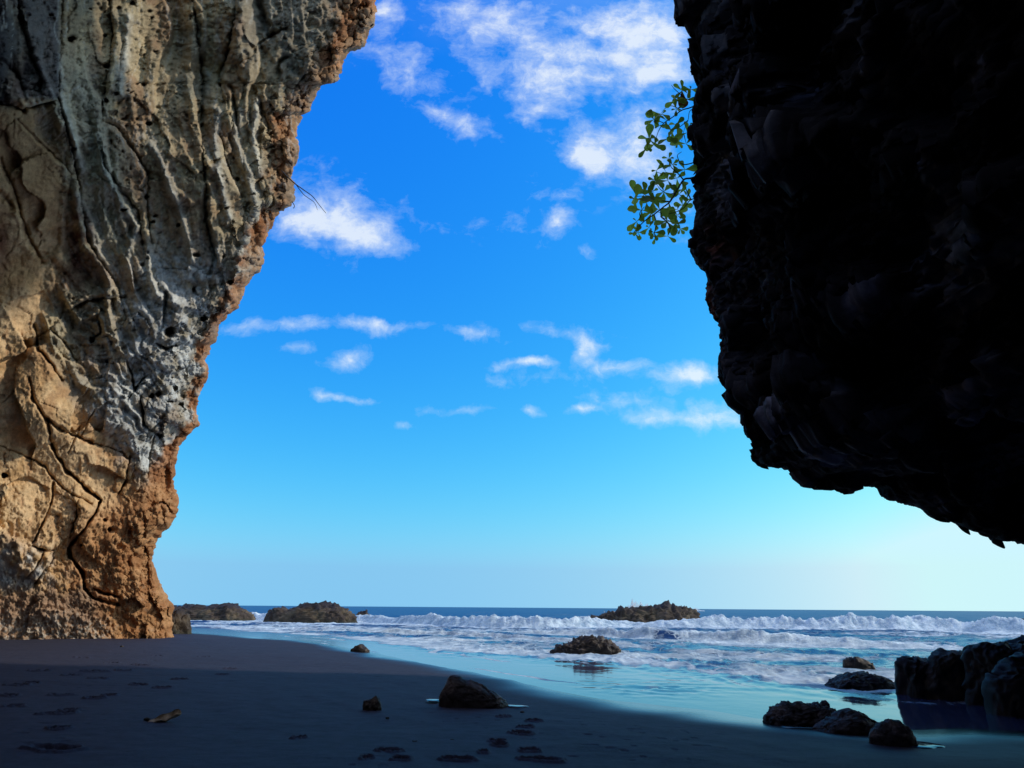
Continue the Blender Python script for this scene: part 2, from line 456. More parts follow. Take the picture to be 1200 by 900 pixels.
# ------------------------------------------------------------------ left cliff
EDGE_L = [(1020, -560), (800, -330), (590, -140), (462, -45), (438, -8), (438, 0), (437, 27), (427, 53), (410, 60), (402, 73), (394, 95), (376, 99), (369, 109), (361, 129), (349, 133), (346, 155), (349, 178), (342, 202),  # leading points are an unseen arch added to block overhead sky
          (343.5, 240), (327, 247), (318, 267), (309, 289), (306.7, 307), (289, 333), (278, 360), (262, 378), (252, 394), (245, 405), (238, 422), (241, 447), (234, 460), (228, 484), (232, 497), (222, 505),
          (207, 523), (204.6, 549), (202.5, 566), (206, 599), (201.7, 612), (192, 622.6), (181, 637), (177, 658.5), (185.6, 679.6), (194, 698.6), (201.5, 713), (202, 744), (202, 790)]
CRACKS = [  # polyline, half width px, depth m, raised side (+1 / -1 / 0), raise m
    ([(40, 380), (44, 409), (63, 431), (72, 447)], 2.6, 0.9, 1, .3),
    ([(34, 443), (40, 473), (55, 492), (76, 506), (101, 517), (118, 521)], 2.2, 0.8, 1, .05),
    ([(55, 492), (61, 523), (76, 549), (97, 570), (118, 587), (110, 604), (97, 622), (80, 642), (82, 654), (97, 671), (99, 688), (108, 700), (139, 709)], 2.6, 1.1, 1, .05),
    ([(0, 523), (25, 532), (51, 545), (67, 566), (88, 581), (108, 591)], 1.6, 0.4, -1, .0),
    ([(63, 566), (61, 587), (51, 612), (38, 637)], 1.8, 0.8, 1, .25),
    ([(38, 640), (50, 644), (63, 645)], 2.6, 0.8, -1, .3),
    ([(91, 587), (89, 608), (82, 629)], 1.5, 0.6, -1, .15),
    ([(51, 650), (42, 664), (32, 676)], 1.6, 0.7, 1, .25), ([(63, 654), (52, 668), (42, 683)], 2.0, 0.8, 1, .3),
    ([(152, 536), (148, 561), (139, 578)], 1.8, 0.7, 1, .15), ([(118, 521), (139, 528), (152, 540)], 1.3, 0.35, 0, 0),
    ([(110, 480), (101, 500), (92, 515)], 1.3, 0.35, 0, 0), ([(95, 500), (80, 530)], 1.2, 0.3, 0, 0),
    ([(148, 422), (158, 456), (172, 440)], 2.2, 0.8, 1, .3), ([(165, 464), (169, 498), (190, 511)], 2.2, 0.9, -1, .4),
    ([(120, 142), (138, 151), (156, 178), (173, 204), (171, 231)], 3.0, 1.0, 1, .55), ([(171, 231), (172, 250), (176, 285)], 2.5, 0.7, 1, .3),
    ([(235, 147), (242, 213), (242, 258), (253, 302), (246, 320)], 2.8, 1.1, -1, .35),
    ([(195, 342), (193, 362), (190, 384)], 2.2, 0.9, 1, .3), ([(115, 160), (124, 195), (142, 222), (164, 249), (169, 293)], 2.4, 0.7, -1, .35),
    ([(271, 102), (276, 133), (279, 157)], 3.2, 1.1, 1, .3), ([(255, 155), (267, 195), (284, 231)], 2.0, 0.7, 1, .3), ([(262, 120), (258, 90), (268, 60), (276, 20), (275, -20)], 3.0, 1.0, 1, .5),
    ([(71, -30), (71, 0), (69, 67), (67, 115), (84, 178), (93, 231), (102, 284), (138, 338), (147, 378)], 3.0, 0.7, 1, .8),
    ([(0, 120), (27, 126), (58, 119), (67, 115)], 3.5, 1.6, -1, 1.2), ([(0, 187), (18, 231), (31, 275), (49, 307)], 3.0, 0.9, 1, .3), ([(0, 226), (10, 236), (14, 244)], 4.0, 0.9, 0, 0),
    ([(80, 364), (102, 351), (147, 347)], 2.4, 0.8, -1, .4), ([(226, 0), (230, 40), (236, 90), (235, 147)], 2.6, 0.9, 1, .4), ([(302, 0), (312, 30), (318, 50)], 4.5, 1.3, 0, 0),
    ([(300, 110), (310, 140), (314, 158)], 3.0, 1.0, 1, .3), ([(120, 140), (122, 110), (128, 80), (133, 40), (128, 0)], 2.2, 0.7, 1, .4), ([(20, 140), (45, 165), (70, 190), (83, 205)], 1.6, 0.5, 1, .25),
    ([(20, -20), (27, 30), (40, 70), (50, 95), (48, 120)], 3.0, 0.9, -1, .5), ([(0, 70), (18, 85), (30, 118)], 3.2, 1.0, 1, .3), ([(335, 35), (315, 45), (305, 52)], 2.2, 0.9, -1, .4),
    ([(332, 66), (325, 80), (328, 92)], 3.0, 1.1, 0, 0), ([(184, 402), (196, 410), (206, 405)], 3.0, 0.9, 1, .3), ([(150, 470), (163, 452), (172, 448)], 1.6, 0.5, 0, 0),
    ([(60, 385), (78, 405), (90, 425)], 1.8, 0.5, 1, .25), ([(110, 398), (118, 390), (115, 370)], 2.2, 0.6, 0, 0), ([(178, 592), (190, 588), (203, 602)], 2.6, 0.8, 1, .3),
    ([(110, 690), (125, 697), (140, 700)], 2.8, 0.8, 1, .3), ([(180, 505), (176, 530), (172, 560)], 1.6, 0.4, 1, .2), ([(168, 600), (170, 640), (176, 690)], 1.6, 0.3, -1, .15)]
LIGHT_STREAKS = [[(178, 169), (195, 209), (213, 253), (227, 307)], [(113, 160), (124, 205), (140, 232), (160, 265), (150, 300)], [(150, 20), (146, 70), (140, 110)], [(67, 67), (70, 110), (84, 160), (97, 200)],
                 [(280, 130), (276, 165), (290, 200), (300, 240), (285, 290), (265, 360), (240, 398)], [(92, 230), (105, 260), (118, 300)], [(255, 130), (250, 170), (262, 230), (268, 255)], [(172, 290), (176, 320), (183, 345)], [(300, 120), (296, 160), (305, 205)]]
PITS = [(83, 45, 6), (124, 78, 5), (125, 118, 3), (137, 109, 3), (148, 85, 2.5), (153, 108, 3), (168, 99, 3), (174, 145, 5.5), (182, 60, 3), (156, 4, 4), (175, 13, 3), (177, 21, 3), (122, 41, 3), (106, 10, 3), (87, 175, 3.5),
        (145, 246, 4.5), (172, 232, 4), (178, 260, 3.5), (182, 253, 3), (209, 264, 3.5), (230, 299, 4), (228, 340, 4.5), (238, 373, 5), (166, 310, 3), (198, 388, 8), (108, 399, 5), (186, 461, 5), (198, 470, 5), (178, 463, 4), (211, 475, 4), (214, 464, 4), (205, 455, 3),
        (6, 557, 5), (278, 210, 4), (265, 245, 3), (296, 228, 3), (160, 98, 2.5), (149, 107, 2), (270, 330, 3), (262, 300, 3), (123, 610, 3), (128, 620, 4), (95, 640, 3), (86, 612, 2)]


def build_left_cliff():
    e = np.array(EDGE_L, float)
    py = np.concatenate([np.linspace(-560, -30, 90)[:-1], np.arange(-30, 790, 1.15)])
    ex = np.interp(py, e[:, 1], e[:, 0])
    yy = P3(py / 9.0, 3.3)
    ex = ex + 1.6 * fbm(yy, 4, 3) + 2.2 * fbm(P3(py / 30, 1.0), 3, 5) * (py < 620)
    nb = 14
    s_front = np.concatenate([np.linspace(0, 1, 370) ** 1.12 * 330, 330 + np.geomspace(4, 1000, 46)])   # px leftward from the edge
    back = np.linspace(1, 0, nb + 1)[:-1]
    nr, nf = len(py), len(s_front); nc = nb + nf
    PX = np.zeros((nr, nc)); PY = np.repeat(py[:, None], nc, 1); E = np.zeros((nr, nc)); BK = np.zeros((nr, nc))
    scale = np.interp(py, [-560, -30, 0, 746, 800], [1.9, 1.25, 1.0, 0.62, 0.62])
    # front columns reach from the silhouette to beyond the frame's left side
    span = (ex + 120)[:, None] / 330.0
    sf = np.where(s_front <= 330, s_front[None, :] * span, 330 * span + (s_front[None, :] - 330))
    PX[:, nb:] = ex[:, None] - sf; E[:, nb:] = sf
    PX[:, :nb] = ex[:, None] - 140 * back[None, :] ** 1.5; BK[:, :nb] = back[None, :]
    px, pyv = PX.ravel(), PY.ravel(); ed = E.ravel(); bk = BK.ravel()
    h = np.clip((746 - pyv) / 746, -0.1, 2.0)
    foot = np.where(px > 0, 31 + px * 0.025, 31 + px * 0.016)
    foot = np.maximum(foot, 15)
    lean = 10.5 * np.maximum(h, 0) ** 1.15
    lean = np.where(h > 1, 10.5 + 9 * (1 - np.exp(-(h - 1) * 1.6)), lean)
    Y = foot - lean - 3.0 * sstep(230, -60, px) * sstep(480, 0, pyv)
    Y = np.maximum(Y, 7.0)
    Y = Y + 2.2 * (1 - np.sqrt(np.clip(1 - (1 - np.minimum(ed / 46, 1)) ** 2, 0, 1))) * (bk == 0) + (bk > 0) * (2.2 + 16 * bk)
    sc = Y / 28.0
    # ---- relief, metres towards the viewer
    D = np.zeros_like(px); front = (bk == 0)
    c = np.where(pyv < 100, 0, np.where(pyv < 284, 0.17 * (pyv - 100), 31 + 0.5 * (pyv - 284)))
    w1 = fbm(P3(px / 70, pyv / 110), 3, 2) * 12
    qf = px - c + w1
    top = sstep(500, 330, pyv + 0.35 * (px - 120))
    tan_b = np.interp(pyv, [120, 222, 369, 393, 460, 494, 528, 583, 640, 760], [30, 82, 55, 46, 84, 114, 139, 165, 120, 60])
    tan = sstep(14, -14, px - tan_b + 10 * fbm(P3(px / 25, pyv / 25), 3, 9)) * sstep(105, 135, pyv)
    flute = 1.0 * ridged(P3(qf / 34, pyv / 260, 0.5), 2, 4) + 0.30 * ridged(P3(qf / 12, pyv / 150, 0.2), 2, 7)
    D += 0.20 * flute * top * (1 - tan) * (0.55 + 0.6 * sstep(-.4, .5, fbm(P3(px / 60, pyv / 90), 2, 44)))
    for wd, am, sd_, lg in ((58, .70, 3, 200), (24, .24, 8, 150)):
        ph = qf / wd + 0.9 * fbm(P3(px / 80, pyv / lg, sd_ * .3), 3, sd_ + 60)
        fr = ph - np.floor(ph)
        D += am * fr ** 1.3 * (1 - sstep(.86, 1.0, fr)) * top * (1 - tan) * sstep(-.45, .35, fbm(P3(px / 50, pyv / 90), 2, sd_ + 71))
    big = fbm(P3(px / 150, pyv / 150), 3, 12)
    D += 1.0 * big
    fv, fe = facets(P3(px / 62 + 0.25 * fbm(P3(px / 40, pyv / 40), 2, 3), pyv / 80, 0.3), 2, 0.5)
    D += (0.35 + 0.65 * tan) * 0.9 * fv
    fv2, fe2 = facets(P3(px / 24 + 0.2 * fbm(P3(px / 14, pyv / 14), 2, 5), pyv / 26, 0.7), 5, 0.6)
    rim = sstep(70, 20, ed) * (1 - 0.3 * (pyv > 500))
    D += 0.30 * fv2 * (0.25 + 1.3 * rim)
    fv3, fe3 = facets(P3(px / 9.5, pyv / 9.0, 0.1), 8, 0.5)
    kn = rim * (sstep(300, 120, pyv) + 0.3)
    D += kn * (0.10 * np.minimum(fe3, 0.3) / 0.3 + 0.26 * fv3)
    mid = sstep(0, 30, px - tan_b) * sstep(330, 380, pyv) * sstep(560, 500, pyv) * (1 - rim)
    wm = 9 * fbm(P3(px / 35, pyv / 35), 3, 4)
    D += mid * (0.36 * ridged(P3((0.8 * px + 0.6 * pyv + wm) / 75, (0.8 * pyv - 0.6 * px + wm) / 20, 0.8), 2, 2) + 0.04 * fv3 + 0.16 * fv2)
    lowl = sstep(640, 690, pyv) * sstep(150, 90, px); D *= 1 - 0.6 * lowl
    D += 0.095 * fbm(P3(px / 9, pyv / 9), 5, 15, 0.66) * (1 - 0.72 * tan * sstep(600, 560, pyv))
    pitn = sstep(0.45, 0.75, vnoise(P3(px / 4.2, pyv / 4.2), 9)) * sstep(0.05, 0.5, vnoise(P3(px / 45, pyv / 60), 6)) * top
    pitn = pitn * (1 - tan) * sstep(-.1, .6, vnoise(P3(px / 11, pyv / 11), 61))
    D += 0.045 * fbm(P3(px / 4.2, pyv / 4.2), 3, 91, 0.7) * (1 - 0.5 * tan)
    D -= 0.22 * pitn
    crk = np.zeros_like(px)
    wj = 1.3 * fbm(P3(px / 8, pyv / 8), 3, 21)
    wj2 = 1.3 * fbm(P3(px / 8, pyv / 8, 5.0), 3, 22)
    for pts, w, dp, sgn, rz in CRACKS:
        xs = [p[0] for p in pts]; ys = [p[1] for p in pts]
        m = np.where((px > min(xs) - 50) & (px < max(xs) + 50) & (pyv > min(ys) - 50) & (pyv < max(ys) + 50) & front)[0]
        d, s, par = poly_dist(px[m] + wj[m], pyv[m] + wj2[m], pts)
        taper = 0.35 + 0.65 * np.sin(np.pi * np.clip(par, 0.04, 0.96)) ** 0.5
        endf = np.clip(np.minimum(par, 1 - par) * 8, 0, 1)
        hard = 0.75 if pts[0][1] > 375 else 1.0
        if hard == 1.0: w, dp = w * 1.25, dp * 0.62
        wv_ = w * hard * 0.8 * (0.6 + 0.7 * np.clip(0.5 + vnoise(P3(px[m] / 7, pyv[m] / 7), 71), 0, 1))
        D[m] += -dp * 0.85 * taper * bell(d, wv_) + rz * hard * (s == sgn) * np.exp(-d / (34 if hard < 1 else 18)) * endf * (0.0 if sgn == 0 else 1)
        crk[m] = np.maximum(crk[m], bell(d, w))
    for pts in LIGHT_STREAKS:
        d, s, par = poly_dist(px + wj, pyv + wj2, pts)
        D += 0.32 * bell(d, 4.0) * front
    pit = np.zeros_like(px)
    for (ax, ay, ar) in PITS:
        m = np.where((np.abs(px - ax) < 20) & (np.abs(pyv - ay) < 20))[0]
        d = np.hypot(px[m] - ax + wj[m], (pyv[m] - ay + wj2[m]) * 1.25)
        D[m] -= 0.16 * ar * (1 - sstep(0.45 * ar, 1.0 * ar, d)); pit[m] = np.maximum(pit[m], 1 - sstep(0.5 * ar, ar, d))
    D *= np.where(front, 1, 0.4)
    Y2 = Y - D * sc * np.clip(0.3 + ed / 14, 0.3, 1)
    W = at_y(px, pyv, Y2).reshape(nr, nc, 3)
    N = grid_normals(W)
    sgn = np.sign((N * (CAM - W)).sum(-1).mean()); N *= sgn
    wp = W.reshape(-1, 3)
    nz = (0.085 * fbm(wp * 1.3, 4, 6, 0.55) * (0.35 + 0.9 * rim) + 0.06 * ridged(wp * 3.1, 2, 8) * (0.2 + rim)).reshape(nr, nc, 1)
    W = W + N * nz
    # ---- mineral colours, darker pits, and shade painted in at the upper left
    n1 = fbm(P3(px / 40, pyv / 55), 4, 33); n2 = fbm(P3(px / 9, pyv / 14), 4, 36); ns = fbm(P3(qf / 8, pyv / 75), 3, 39)
    def C(*a): return np.array(a)[None, :]
    def L(a, b, t): return a * (1 - t[:, None]) + b * t[:, None]
    olive = L(C(.345, .275, .170), C(.475, .385, .235), sstep(-.5, .6, ns))
    olive = L(olive, C(.27, .155, .085), sstep(.15, .8, n1) * 0.65)
    olive = L(olive, C(.19, .20, .165), sstep(.1, .8, -n1) * 0.6)
    pale = L(C(.36, .36, .34), C(.56, .565, .53), sstep(-.4, .6, n2))
    tanc = L(C(.50, .31, .145), C(.62, .43, .235), sstep(-.5, .6, n1 + 0.4 * n2))
    tanc = L(tanc, C(.36, .19, .085), sstep(.05, .8, n2 - 0.6 * n1) * 0.6)
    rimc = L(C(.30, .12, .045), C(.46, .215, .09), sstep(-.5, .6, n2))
    col = olive + 0 * px[:, None]
    gb = bell(px - (215 - 0.28 * (pyv - 300)) , 58) * sstep(260, 330, pyv) * sstep(590, 520, pyv)
    gb = np.clip(gb * (0.8 + 0.9 * n2) + 0.35 * gb, 0, 1)
    col = L(col, pale, gb)
    for pts in LIGHT_STREAKS:
        d, s, par = poly_dist(px + wj, pyv + wj2, pts)
        col = L(col, pale * C(1, .97, .88), 0.75 * bell(d, 5.5))
    lft = bell(px - (110 + 0.2 * (pyv - 150)), 26) * sstep(20, 120, pyv) * sstep(340, 260, pyv)
    col = L(col, C(.36, .37, .30), lft * 0.6)
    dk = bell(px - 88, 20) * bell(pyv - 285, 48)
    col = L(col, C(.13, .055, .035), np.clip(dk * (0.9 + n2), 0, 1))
    col = L(col, tanc, tan)
    brn = sstep(330, 180, pyv) * tan
    col = L(col, C(.26, .17, .09), brn * 0.75)
    red = bell(px - 3, 9) * bell(pyv - 285, 38); col = L(col, C(.13, .045, .03), red * .8)
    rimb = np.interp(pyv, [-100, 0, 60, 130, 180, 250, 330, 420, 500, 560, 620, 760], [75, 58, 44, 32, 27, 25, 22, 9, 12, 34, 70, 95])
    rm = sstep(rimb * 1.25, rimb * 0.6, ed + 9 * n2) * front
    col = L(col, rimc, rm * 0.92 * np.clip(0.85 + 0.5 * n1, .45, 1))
    base = sstep(575, 620, pyv + 0.5 * (px - 120)) * sstep(70, 110, px + 0.25 * (pyv - 600) + 14 * n1)
    col = L(col, L(C(.36, .165, .065), C(.47, .25, .11), sstep(-.5, .5, n2)), base * 0.9)
    pg = bell(px - 18, 40) * bell(pyv - 668, 26); col = L(col, C(.50, .47, .42), np.clip(pg * (0.9 + n2), 0, 1))
    low = sstep(684, 700, pyv + 5 * n2) * sstep(135, 95, px); col = L(col, C(.34, .215, .135), low * .95)
    barn = sstep(716, 730, pyv + 7 * n2) * sstep(140, 110, px) * sstep(-.15, .35, vnoise(P3(px / 2.2, pyv / 2.2), 3)); col = L(col, C(.50, .44, .36), barn * 0.8)
    fl = sstep(.35, .7, vnoise(P3(px / 3, pyv / 3), 31)) * sstep(670, 690, pyv) * sstep(220, 140, px); col = L(col, C(.40, .31, .22), fl * .4)
    dkc = sstep(34, 2, px - 0.05 * pyv + 10 * n1) * sstep(135, 115, pyv); col = L(col, C(.05, .045, .045), dkc)  # corner shade and vignette painted into the rock colour
    slab = sstep(74, 66, px) * sstep(120, 112, pyv) * (1 - dkc); col = L(col, C(.095, .088, .092), slab * .9)  # grey-purple slab, its colour darkened further for the corner's shade
    tl = sstep(60, -60, pyv) * sstep(330, 100, px); col = col * (1 - 0.25 * tl[:, None])  # upper-left shade painted in as a darker tone
    conglo = sstep(110, 30, pyv) * sstep(250, 300, px) * (1 - rm); col = L(col, C(.21, .20, .17), conglo * .6)
    col = L(col, C(.10, .06, .04), np.clip(pitn * 0.35, 0, 1))  # dark brown inside the small pits
    vein = sstep(.93, 1.0, 1 - np.abs(fbm(P3(qf / 22, pyv / 120, .6), 4, 51))) * top * (1 - tan); col = L(col, C(.46, .45, .40), vein * .5)
    spk = sstep(.45, .8, vnoise(P3(px / 2.6, pyv / 2.6), 14)); col = L(col, col * .55, spk * .6 * (1 - .5 * tan))
    col = np.clip(col * np.where(tan > .5, 1.28, 1.15)[:, None], .02, .85)
    fm = facets(P3(px / 7.5, pyv / 5.5, .4), 3)[1]
    col = col * (0.86 + 0.28 * np.minimum(fm, .5))[:, None]
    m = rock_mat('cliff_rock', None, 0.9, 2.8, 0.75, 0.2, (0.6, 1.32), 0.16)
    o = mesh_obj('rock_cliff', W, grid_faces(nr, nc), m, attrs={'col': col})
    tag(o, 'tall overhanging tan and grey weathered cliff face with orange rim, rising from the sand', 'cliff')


# ------------------------------------------------------------------ right overhang
EDGE_R = [(770, -900), (785, -400), (798, -120), (800, -20), (800, 0), (801, 22), (806, 40), (804, 58), (803, 78), (809, 98), (812, 120), (812, 150), (806, 172), (801, 186), (806, 205), (809, 228), (811, 242), (806, 252), (801, 266),
          (801, 290), (806, 312), (815, 330), (818, 355), (822, 372), (833, 385), (834, 405), (836, 425), (840, 445), (846, 468), (848, 480), (866, 487), (864, 500), (866, 512), (875, 520), (877, 535), (880, 549),
          (915, 555), (930, 563), (950, 561), (972, 571), (1010, 576), (1032, 590), (1060, 602), (1075, 605), (1098, 608), (1110, 618), (1135, 628), (1150, 637), (1165, 637), (1200, 653), (1300, 705), (1420, 790), (1520, 900), (1600, 1080)]


def resample(pts, n, wts=None):
    p = np.array(pts, float); s = np.concatenate([[0], np.cumsum(np.linalg.norm(np.diff(p, axis=0), axis=1))])
    return s, p


def build_right_cliff():
    s, p = resample(EDGE_R, 0)
    s_in = np.interp(0, p[:, 1][:10], s[:10])
    t = np.concatenate([np.linspace(0, s_in - 60, 60)[:-1], np.arange(s_in - 60, s[-4], 1.3), np.linspace(s[-4], s[-1], 40)[1:]])
    ex = np.interp(t, s, p[:, 0]); ey = np.interp(t, s, p[:, 1])
    jag = 1.5 * fbm(P3(t / 6, 2.2), 4, 3, 0.65) + 1.2 * fbm(P3(t / 26, 4.2), 3, 8)
    tx, ty = np.gradient(ex), np.gradient(ey); k5 = np.ones(9) / 9
    tx = np.convolve(np.pad(tx, 4, 'edge'), k5, 'valid'); ty = np.convolve(np.pad(ty, 4, 'edge'), k5, 'valid'); tl = np.hypot(tx, ty) + 1e-9
    jag = jag * np.interp(ey, [500, 600], [1.0, 0.6])
    ex = ex + jag * ty / tl; ey = ey - jag * tx / tl
    Ye = np.interp(ey, [-900, -400, 0, 300, 545, 653, 800, 1080], [5, 9.5, 13.5, 14.5, 14.2, 12.2, 10.0, 8.0])
    edge = at_y(ex, ey, Ye)
    # the inner arch, behind and above the viewer
    ks = np.linspace(0, 1, 9)
    ax = np.array([-2, 1, 4, 6.5, 8.2, 9.2, 9.6, 9.6, 9.4]); ay = np.array([-7, -7, -7, -7, -7, -7, -7, -7, -7.0]); azz = np.array([12, 12, 11.2, 9.6, 7.6, 5.4, 3.4, 1.2, -2.0])
    tn = np.interp(t, [0, s_in, s[-1]], [0.0, 0.28, 1.0])
    inner = np.stack([np.interp(tn, ks, ax), np.interp(tn, ks, ay), np.interp(tn, ks, azz)], -1)
    nf, nb = 330, 14
    u = np.linspace(0, 1, nf) ** 1.55
    W = np.zeros((len(t), nf + nb, 3)); U = np.zeros((len(t), nf + nb)); B = np.zeros_like(U)
    W[:, nb:] = edge[:, None] * (1 - u)[None, :, None] + inner[:, None] * u[None, :, None]; U[:, nb:] = u
    bk = np.linspace(1, 0, nb + 1)[:-1]
    # outer side of the headland, unseen behind the lip, raised and pushed out to shade the left cliff
    out = edge + np.stack([12 + 0 * t, np.interp(ey, [-400, 100, 300, 600], [20, 20, 11, 7]), np.interp(ey, [-400, 100, 300, 600], [27, 26, 13, 5])], -1)
    W[:, :nb] = edge[:, None] * (1 - bk)[None, :, None] + out[:, None] * bk[None, :, None]; B[:, :nb] = bk
    N = grid_normals(W); 
    mid = W[len(t) // 2, nb + 100]
    if (N[len(t) // 2, nb + 100] * (CAM + np.array([-2, 4, 0]) - mid)).sum() < 0: N = -N
    sh = U.shape; wp = W.reshape(-1, 3); uu = U.ravel(); bb = B.ravel()
    roll = np.clip(uu / 0.035, 0, 1); D = -0.55 * (1 - np.sqrt(np.clip(1 - (1 - roll) ** 2, 0, 1))) * (bb == 0) - 0.55 * (bb > 0)
    a = np.clip(0.12 + uu / 0.10, 0.12, 1) * (bb == 0) + 0.3 * (bb > 0)
    fv, fe = facets(wp * 0.42 + 0.15 * fbm(wp * 0.7, 2, 4)[:, None], 4, 0.7)
    fv2, fe2 = facets(wp * 1.25, 6, 0.7)
    D += np.interp(np.repeat(ey[:, None], sh[1], 1).ravel(), [520, 600], [1.0, 0.6]) * a * (1.1 * fv * sstep(0, .16, fe) + 0.5 * fbm(wp * 0.25, 3, 2)) + np.interp(np.repeat(ey[:, None], sh[1], 1).ravel(), [520, 600], [1.0, 0.55]) * (0.22 + 0.78 * a) * (0.24 * fv2 * sstep(0, .14, fe2) + 0.12 * fbm(wp * 2.2, 4, 9, 0.6) + 0.09 * ridged(wp * 4.0, 4, 12))
    # strata ribs along the roof of the overhang
    st = wp @ np.array([0.35, 0.1, 1.0]) * 2.3 + 1.2 * fbm(wp * 0.4, 2, 7)
    D += 0.10 * a * np.sin(st * 2.2)
    sk = (W - N * 2.2)[::6, nb + 60::6]                                 # unseen second shell added to stop sunlight leaking through, also the wall's thickness
    W = W + N * D.reshape(sh)[..., None]
    n1 = fbm(wp * 0.5, 3, 22); n2 = fbm(wp * 2.0, 4, 25)
    def C(*x): return np.array(x)[None, :]
    def L(p, q, k): return p * (1 - k[:, None]) + q * k[:, None]
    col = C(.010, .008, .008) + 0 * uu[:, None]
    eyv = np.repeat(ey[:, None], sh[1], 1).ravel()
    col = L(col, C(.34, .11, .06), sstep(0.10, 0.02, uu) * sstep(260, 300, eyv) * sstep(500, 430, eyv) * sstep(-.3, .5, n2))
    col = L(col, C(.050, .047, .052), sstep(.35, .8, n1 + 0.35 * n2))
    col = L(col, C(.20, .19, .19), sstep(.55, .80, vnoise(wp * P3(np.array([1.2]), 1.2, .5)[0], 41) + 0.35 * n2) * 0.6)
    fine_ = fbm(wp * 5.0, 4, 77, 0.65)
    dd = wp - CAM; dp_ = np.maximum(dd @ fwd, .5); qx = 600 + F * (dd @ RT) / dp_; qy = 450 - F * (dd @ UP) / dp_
    for (ax_, ay_, rx_, ry_) in ((950, 470, 30, 45), (985, 505, 40, 18), (1125, 455, 50, 25), (1000, 345, 45, 20), (872, 98, 10, 22), (925, 110, 20, 14), (1165, 80, 45, 35), (1150, 560, 30, 40), (1060, 590, 50, 14), (1190, 490, 20, 20), (840, 400, 8, 50)):  # pale patches put sky-lit facets and the underside highlight into the colour
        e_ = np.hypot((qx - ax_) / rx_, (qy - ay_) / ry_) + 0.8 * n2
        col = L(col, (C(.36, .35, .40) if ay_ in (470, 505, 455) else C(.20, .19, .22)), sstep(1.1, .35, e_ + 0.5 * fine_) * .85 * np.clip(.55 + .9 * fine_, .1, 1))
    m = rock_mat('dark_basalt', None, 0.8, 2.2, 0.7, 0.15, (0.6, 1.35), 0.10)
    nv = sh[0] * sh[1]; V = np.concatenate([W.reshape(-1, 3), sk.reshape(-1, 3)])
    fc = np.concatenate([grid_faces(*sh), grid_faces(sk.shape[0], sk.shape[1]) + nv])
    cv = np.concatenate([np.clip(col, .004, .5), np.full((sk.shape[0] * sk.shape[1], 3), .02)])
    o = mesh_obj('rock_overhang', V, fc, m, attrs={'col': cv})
    tag(o, 'huge black overhanging rock wall in deep shade, leafy branches at its lip', 'cliff')


def build_cave():
    """The rest of the cave, unseen behind and above the camera, added to keep it dark."""
    az = np.radians(np.linspace(52, 302, 90)); el = np.radians(np.linspace(-6, 90, 40))
    A, Eg = np.meshgrid(az, el)
    k = np.linspace(0, 1, 90)
    R = np.interp(np.degrees(az), [52, 100, 180, 250, 302], [18, 15, 14, 24, 31])[None, :] * (1 - 0.25 * np.sin(Eg) ** 2)
    P = np.stack([R * np.cos(Eg) * np.sin(A), R * np.cos(Eg) * np.cos(A) - 2.0, R * np.sin(Eg) * 0.85], -1)
    w = P.reshape(-1, 3); d = 1.2 * fbm(w * 0.15, 3, 3) + 0.6 * facets(w * 0.3, 3)[0]
    P = P + (P / np.linalg.norm(P, axis=-1, keepdims=True)) * d.reshape(A.shape)[..., None]
    o = mesh_obj('cave_wall', P, grid_faces(*A.shape), rock_mat('cave_rock', (0.03, 0.027, 0.025), 0.9, 1.0), smooth=True)
    tag(o, 'unseen dark rock wall closing the back of the sea cave', 'rock wall', kind='structure')


# ------------------------------------------------------------------ boulders
def ico(sub):
    import bmesh
    bm = bmesh.new(); bmesh.ops.create_icosphere(bm, subdivisions=sub, radius=1.0)
    v = np.array([x.co[:] for x in bm.verts]); f = np.array([[q.index for q in x.verts] for x in bm.faces]); bm.free()
    return v, f


ICO = {k: ico(k) for k in (3, 4, 5, 6, 7)}


